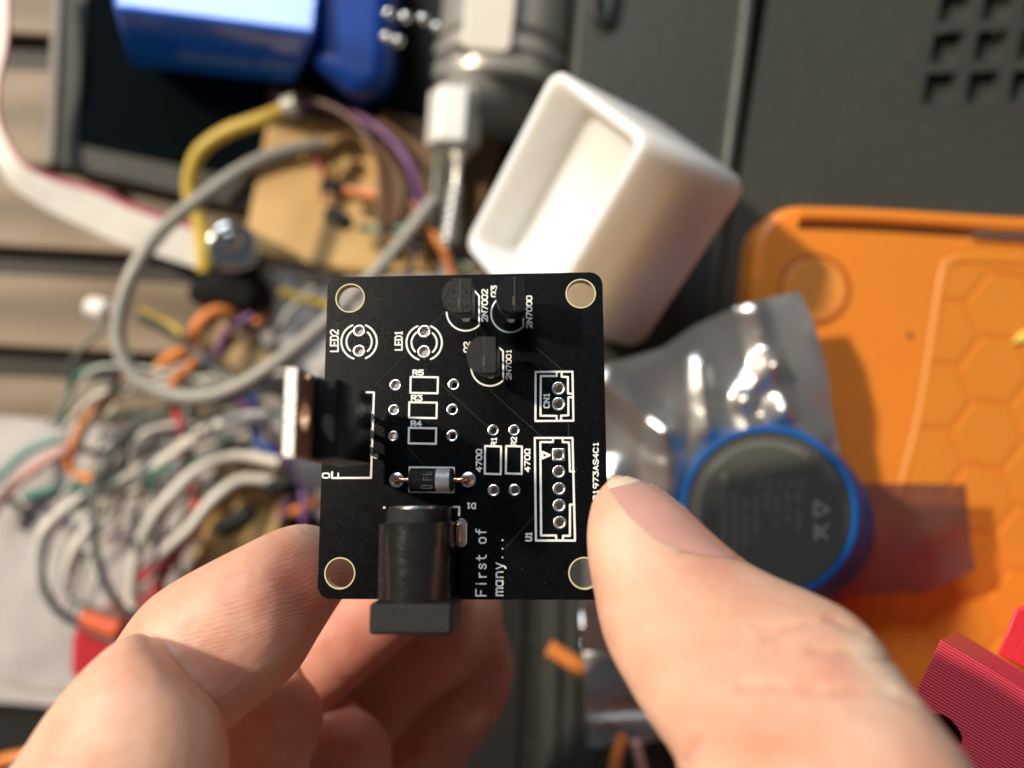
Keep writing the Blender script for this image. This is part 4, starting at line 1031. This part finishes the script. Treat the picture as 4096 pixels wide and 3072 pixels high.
obj('rear_housing', MB().box(xc - 4.2, xc + 4.3, yb1 - .5, yb2 + .35, .1, 5.2), M['epoxy_smooth'], p, bevel=.2)
obj('centre_contact', MB().cyl((xc - .1, yb2 - .2, zc + .6), (xc - .1, yb2 + .35, zc + .6), 3.0, n=40), M['tin'], p, bevel=.15)
# mould pip on top
obj('mould_pip', ring(Vector((xc - .7, c2_(848, 740, 10.3).y, zc + Rj + .0)), .18, .42, -.1, .12, 20, 8), M['jack_rough'], p)
# side pin in its slotted pad
s0_, s1_ = c2_(1178, 388, 0), c2_(1178, 500, 0)
rr = rrect(s0_.x - .85, s0_.x + .85, s1_.y - .8, s0_.y + .8, .84, 8)
obj('slot_pad', MB().prism(rr, .0, .10, top=[(s0_.x + (x - s0_.x) * .85, y) for x, y in rr]), M['tin'], p, bevel=.04)
obj('side_pin', MB().box(s0_.x - .75, s0_.x + .1, s1_.y - .15, s0_.y + .1, .05, 1.4), M['copper'], p, bevel=.2)

# ============================================================ HAND (one continuous body)
def hand_rings(spec, n=36, sub=5):
    """spec: (Lx,Ly,Rx,Ry,depth,ratio) silhouettes; returns lofted rings"""
    C_, A_, B_ = [], [], []
    for lx, ly, rx, ry, d, q in spec:
        L_, R2_ = W(lx, ly, d), W(rx, ry, d); C_.append((L_ + R2_) / 2); A_.append((R2_ - L_) / 2); B_.append(Vector(((R2_ - L_).length / 2 * q, 0, 0)))
    C_, A_, B_ = smooth(C_, sub), smooth(A_, sub), smooth(B_, sub)
    rings = []
    for i in range(len(C_)):
        view = (Vector((0, 0, ZC)) - C_[i]).normalized(); a = A_[i]; up = (view - a.normalized() * view.dot(a.normalized())).normalized()
        rings.append([C_[i] + a * math.cos(2 * math.pi * k / n) + up * B_[i].x * math.sin(2 * math.pi * k / n) for k in range(n)])
    return rings
index_mid = [(-420, 3700, 700, 4200, 96, .85), (-150, 3300, 880, 3650, 96, .85), (60, 3075, 905, 3330, 97, .85), (200, 2860, 915, 3110, 98, .86), (320, 2705, 910, 2960, 99, .86), (455, 2575, 895, 2870, 101, .84), (550, 2530, 850, 2800, 103.5, .78), (630, 2560, 770, 2730, 106, .6)]
index_tip = [(300, 2850, 700, 3180, 113, .8), (440, 2600, 820, 3020, 113, .85), (560, 2430, 900, 2930, 113, .85), (680, 2335, 990, 2850, 114, .85), (820, 2257, 1095, 2770, 115, .86), (970, 2181, 1195, 2670, 117, .85), (1100, 2120, 1275, 2540, 121, .84), (1200, 2095, 1345, 2430, 125, .85), (1290, 2110, 1400, 2350, 129, .85), (1350, 2150, 1420, 2300, 130, .6)]
middle_mid = [(650, 4000, 1150, 4000, 135, 0.9), (760, 3400, 1210, 3400, 135, 0.9), (800, 3072, 1232, 3072, 135, 0.9), (850, 2930, 1278, 2945, 136, 0.9), (910, 2820, 1292, 2850, 136, 0.88), (980, 2740, 1270, 2770, 137, 0.8), (1060, 2690, 1210, 2690, 138, 0.5)]
middle_tip = [(900, 2760, 1200, 3030, 154, 0.85), (1040, 2590, 1310, 2850, 154, 0.85), (1230, 2440, 1480, 2700, 154, 0.85), (1420, 2290, 1640, 2560, 155, 0.85), (1560, 2180, 1770, 2430, 156, 0.85), (1680, 2150, 1800, 2300, 157, 0.6)]
ring_mid = [(1150, 4000, 1560, 4000, 154, 0.9), (1200, 3400, 1575, 3400, 153, 0.9), (1200, 3072, 1568, 3072, 152, 0.9), (1210, 2960, 1556, 2950, 152, 0.88), (1270, 2870, 1510, 2880, 153, 0.7), (1340, 2830, 1440, 2830, 154, 0.5)]
ring_tip = [(1220, 2900, 1470, 3150, 169, 0.85), (1330, 2760, 1560, 2990, 168, 0.85), (1460, 2630, 1680, 2840, 168, 0.85), (1610, 2500, 1830, 2735, 168, 0.85), (1740, 2400, 1945, 2625, 169, 0.85), (1840, 2310, 2003, 2500, 170, 0.85), (1920, 2280, 2005, 2380, 171, 0.6)]
pinky_tip = [(1350, 3500, 1650, 3560, 181, 0.85), (1450, 3150, 1760, 3230, 180, 0.85), (1540, 2960, 1860, 3060, 179, 0.85), (1660, 2800, 1975, 2900, 179, 0.85), (1780, 2660, 2035, 2770, 179, 0.85), (1870, 2560, 2053, 2650, 180, 0.85), (1930, 2490, 2025, 2540, 181, 0.6)]
thumb = [(2425, 1925, 2500, 1905, 109, .5), (2388, 1968, 2560, 1925, 108.5, .62), (2364, 2020, 2630, 1958, 108, .70), (2347, 2120, 2725, 2028, 107, .74), (2352, 2245, 2830, 2128, 105, .78), (2374, 2366, 2936, 2217, 103, .80), (2403, 2513, 3075, 2298, 100, .82), (2447, 2631, 3235, 2370, 97, .82), (2499, 2722, 3385, 2450, 94, .82), (2558, 2825, 3490, 2552, 91, .82), (2628, 2930, 3570, 2668, 88, .82), (2695, 3025, 3650, 2782, 85, .82), (2715, 3110, 3760, 2930, 82, .82), (2700, 3300, 3900, 3150, 80, .82), (2600, 3700, 4150, 3700, 80, .8), (2400, 4200, 4300, 4400, 84, .7)]
palm = [(-500, 3600, -500, 5200, 105, .4), (100, 3560, 100, 5400, 112, .5), (900, 3500, 900, 5600, 122, .5), (1700, 3650, 1700, 5600, 124, .5), (2500, 3750, 2500, 5500, 112, .5), (3300, 3900, 3300, 5400, 98, .5), (4000, 4200, 4000, 5200, 92, .4)]
mb = MB()
for spec in (index_mid, index_tip, middle_mid, middle_tip, ring_mid, ring_tip, pinky_tip, thumb, palm):
    rg = hand_rings(spec)
    c0_ = sum(rg[0], Vector()) / len(rg[0]); c1e = sum(rg[-1], Vector()) / len(rg[-1])
    # rounded caps
    dirE = (c1e - sum(rg[-2], Vector()) / len(rg[-2])).normalized(); rE = (rg[-1][0] - c1e).length
    extra = [[c1e + (p_ - c1e) * math.cos(t_) + dirE * rE * .7 * math.sin(t_) for p_ in rg[-1]] for t_ in (math.radians(25), math.radians(50), math.radians(72))]
    dir0 = (c0_ - sum(rg[1], Vector()) / len(rg[1])).normalized(); r0_ = (rg[0][0] - c0_).length
    extra0 = [[c0_ + (p_ - c0_) * math.cos(t_) + dir0 * r0_ * .6 * math.sin(t_) for p_ in rg[0]] for t_ in (math.radians(72), math.radians(50), math.radians(25))]
    if spec is thumb or spec is palm: pass
    mb.loft(extra0 + rg + extra)

def skin():
    m = bpy.data.materials.new('skin'); m.use_nodes = True; nt = m.node_tree; N = nt.nodes; L = nt.links; b = N['Principled BSDF']
    b.inputs['Roughness'].default_value = .50; b.inputs['Specular IOR Level'].default_value = .38
    b.inputs['Subsurface Weight'].default_value = .75; b.inputs['Subsurface Radius'].default_value = (1, .28, .14); b.inputs['Subsurface Scale'].default_value = .0042
    tc = N.new('ShaderNodeTexCoord')
    n = N.new('ShaderNodeTexNoise'); n.inputs['Scale'].default_value = 90; n.inputs['Detail'].default_value = 6; n.inputs['Roughness'].default_value = .6
    L.new(tc.outputs['Object'], n.inputs['Vector'])
    r = N.new('ShaderNodeValToRGB'); e = r.color_ramp.elements
    e[0].position = .32; e[0].color = (.62, .31, .21, 1); e[1].position = .68; e[1].color = (.74, .47, .34, 1)
    L.new(n.outputs['Fac'], r.inputs['Fac'])
    at = N.new('ShaderNodeAttribute'); at.attribute_name = 'tone'
    sp = N.new('ShaderNodeSeparateColor'); L.new(at.outputs['Color'], sp.inputs[0])
    mr_ = N.new('ShaderNodeMix'); mr_.data_type = 'RGBA'; mr_.inputs[7].default_value = (.56, .18, .13, 1)
    L.new(sp.outputs[0], mr_.inputs[0]); L.new(r.outputs['Color'], mr_.inputs[6])
    mp_ = N.new('ShaderNodeMix'); mp_.data_type = 'RGBA'; mp_.inputs[7].default_value = (.80, .62, .46, 1)
    L.new(sp.outputs[1], mp_.inputs[0]); L.new(mr_.outputs[2], mp_.inputs[6]); L.new(mp_.outputs[2], b.inputs['Base Color'])
    # friction ridges
    n3 = N.new('ShaderNodeTexNoise'); n3.inputs['Scale'].default_value = 38; n3.inputs['Detail'].default_value = 1
    L.new(tc.outputs['Object'], n3.inputs['Vector'])
    mx = N.new('ShaderNodeVectorMath'); mx.operation = 'MULTIPLY_ADD'
    mx.inputs[1].default_value = (.014, .014, .014)
    L.new(n3.outputs['Color'], mx.inputs[0]); L.new(tc.outputs['Object'], mx.inputs[2])
    mp = N.new('ShaderNodeMapping'); mp.inputs['Rotation'].default_value = (0, 0, math.radians(-6)); L.new(mx.outputs[0], mp.inputs['Vector'])
    wv = N.new('ShaderNodeTexWave'); wv.bands_direction = 'Y'; wv.inputs['Scale'].default_value = 640; wv.inputs['Distortion'].default_value = 2.2; wv.inputs['Detail'].default_value = 1
    L.new(mp.outputs['Vector'], wv.inputs['Vector'])
    b1 = N.new('ShaderNodeBump'); b1.inputs['Strength'].default_value = .2; b1.inputs['Distance'].default_value = .00012
    L.new(wv.outputs['Fac'], b1.inputs['Height'])
    n4 = N.new('ShaderNodeTexNoise'); n4.inputs['Scale'].default_value = 420; n4.inputs['Detail'].default_value = 5; L.new(tc.outputs['Object'], n4.inputs['Vector'])
    b2 = N.new('ShaderNodeBump'); b2.inputs['Strength'].default_value = .6; b2.inputs['Distance'].default_value = .0004
    L.new(n4.outputs['Fac'], b2.inputs['Height']); L.new(b1.outputs['Normal'], b2.inputs['Normal'])
    L.new(b2.outputs['Normal'], b.inputs['Normal'])
    return m
M['skin'] = skin()
hand = obj('person', mb, M['skin'], None, 'bare right hand pinching the circuit board between bent index finger and thumb', 'person')
md = hand.modifiers.new('union', 'REMESH'); md.mode = 'VOXEL'; md.voxel_size = .00055; md.use_smooth_shade = True
md = hand.modifiers.new('relax', 'SMOOTH'); md.factor = .5; md.iterations = 6
dg = bpy.context.evaluated_depsgraph_get(); me = bpy.data.meshes.new_from_object(hand.evaluated_get(dg)); hand.modifiers.clear()
old = hand.data; hand.data = me; me.shade_smooth()
if not me.materials: me.materials.append(M['skin'])
# wrinkles pressed into the mesh: creases as pixel polylines projected on the near side
BLOB = [(1200, 2300, 170, .55, 0), (1050, 2420, 160, .3, 0), (880, 2700, 120, .35, 0), (700, 2650, 60, .3, 0), (3380, 2700, 120, .3, 0), (3180, 2760, 160, .2, 0), (2560, 2300, 200, .0, .2),
        (2460, 2150, 110, 0, .25), (3480, 2640, 60, 0, .75), (3560, 2740, 60, 0, .7), (3440, 2560, 50, 0, .6), (1220, 2110, 70, 0, .5), (2900, 2260, 90, .35, 0), (420, 2800, 250, 0, .25), (1650, 2600, 420, .6, 0), (1400, 2850, 300, .45, 0), (3500, 2950, 200, 0, .35), (2780, 2980, 120, .25, 0), (2880, 2700, 220, .12, 0)]  # broad red blobs on the rear fingers paint in their shaded red
creases = [([(640, 2640), (775, 2770), (880, 2880)], .0, 14), ([(3060, 2545), (3180, 2500), (3330, 2470), (3450, 2530)], .6, 12), ([(3230, 2600), (3420, 2612), (3560, 2640)], .5, 10), ([(2960, 2745), (3150, 2752), (3350, 2762), (3560, 2760), (3640, 2800)], .7, 12),
           ([(3000, 2500), (3120, 2515)], .2, 10), ([(2730, 3040), (2760, 2980), (2800, 2950)], .6, 14), ([(2940, 2212), (2860, 2203), (2780, 2200), (2700, 2215)], .3, 12)]
o_loc = hand.location / MM
CRV = []
for pts, dep_, wd in creases:
    for i in range(len(pts) - 1): CRV.append((Vector(pts[i]), Vector(pts[i + 1]), dep_, wd))
norms = [v.normal.copy() for v in me.vertices]
tone = me.color_attributes.new('tone', 'FLOAT_COLOR', 'POINT')
for v in me.vertices:
    p_ = v.co / MM + o_loc
    red = pale = 0.0
    if norms[v.index].z > -.3:
        d = ZC - p_.z; px = 2048 + p_.x / d * FPX; py = 1536 - p_.y / d * FPX
        wob = 1 + .35 * noise.noise(p_ * .25)
        for bx_, by_, br, ra, pa in BLOB:
            if (ra and py > 2500 and px > 1300 and px < 2050) or abs(px - bx_) < br * 2.2 and abs(py - by_) < br * 2.2:
                g_ = math.exp(-(((px - bx_) ** 2 + (py - by_) ** 2) / (br * wob) ** 2)); red += ra * g_; pale += pa * g_
        dz_ = 0; 
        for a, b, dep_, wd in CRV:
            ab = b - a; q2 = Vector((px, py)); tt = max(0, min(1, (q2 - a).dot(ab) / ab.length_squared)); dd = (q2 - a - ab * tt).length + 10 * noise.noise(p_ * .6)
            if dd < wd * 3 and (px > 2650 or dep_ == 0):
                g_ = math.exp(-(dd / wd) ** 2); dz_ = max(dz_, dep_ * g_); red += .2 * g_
        if p_.z < ZC - 125: dz_ = 0
        if dz_: v.co -= norms[v.index] * dz_ * MM
    tone.data[v.index].color = (min(1, red), min(1, max(0, pale)), 0, 1)
me.update(); bpy.data.meshes.remove(old)

# thumbnail: a curved plate lying on the thumb surface
rgs = hand_rings(thumb, 72, 8)
def surf(t_, ang, lift):
    t_ *= 8; i = int(t_); f = min(1, t_ - i); i = min(i, len(rgs) - 2); k = (ang % 360) / 5.0; k0 = int(k) % 72; kf = k - int(k)
    g = lambda r_: r_[k0].lerp(r_[(k0 + 1) % 72], kf)
    p_ = g(rgs[i]).lerp(g(rgs[i + 1]), f); c = (sum(rgs[i], Vector()) / 72).lerp(sum(rgs[i + 1], Vector()) / 72, f)
    return p_ + (p_ - c).normalized() * lift
tabT = [(.2, 138), (1.0, 118), (2.0, 107), (3.0, 97), (4.0, 82), (4.6, 66), (5.0, 42), (5.25, 15)]
def tmax(t_):
    for a, b in zip(tabT, tabT[1:]):
        if a[0] <= t_ <= b[0]: f = (t_ - a[0]) / (b[0] - a[0]); return a[1] + (b[1] - a[1]) * f
    return tabT[-1][1] if t_ > 1 else tabT[0][1]
def nailmesh(t0, t1, nt_=26, na=26, l0=.38, l1=.10):
    topv, botv = [], []
    for i in range(nt_ + 1):
        t_ = t0 + (t1 - t0) * i / nt_; mx_ = tmax(t_); mn_ = -95 + max(0, (t_ - 4)) * 55
        for j in range(na + 1):
            u = j / na; ang = mn_ + (mx_ - mn_) * u; edge = min(u, 1 - u) * 8; lift = l1 + (l0 - l1) * min(1, edge) * min(1, (5.35 - t_) * 2)
            topv.append(surf(t_, ang, lift)); botv.append(surf(t_, ang, lift - .45))
    k = na + 1; q = len(topv)
    fs = [(i * k + j, (i + 1) * k + j, (i + 1) * k + j + 1, i * k + j + 1) for i in range(nt_) for j in range(na)]
    side = []
    for i in range(nt_): side += [(i * k, (i + 1) * k, (i + 1) * k + q, i * k + q), (i * k + na, (i + 1) * k + na, (i + 1) * k + na + q, i * k + na + q)]
    for j in range(na): side += [(j, j + 1, j + 1 + q, j + q), (nt_ * k + j, nt_ * k + j + 1, nt_ * k + j + 1 + q, nt_ * k + j + q)]
    return MB().add(topv + botv, fs + [tuple(x + q for x in f[::-1]) for f in fs] + side)
M['nail'] = mat('nail', (.62, .32, .27), .18, sss=.6, sssr=(1, .3, .2), sscale=.002, var=.08, vscale=120, coat=.3)
M['nailtip'] = mat('nail_tip', (.74, .56, .42), .35, sss=.5, sssr=(1, .7, .4), sscale=.0015)
nail = obj('thumbnail', nailmesh(1.0, 5.3), M['nail'], hand, angle=60)
obj('nail_free_edge', nailmesh(-.0, 1.01, 10, 26, .3, .12), M['nailtip'], nail, angle=60)
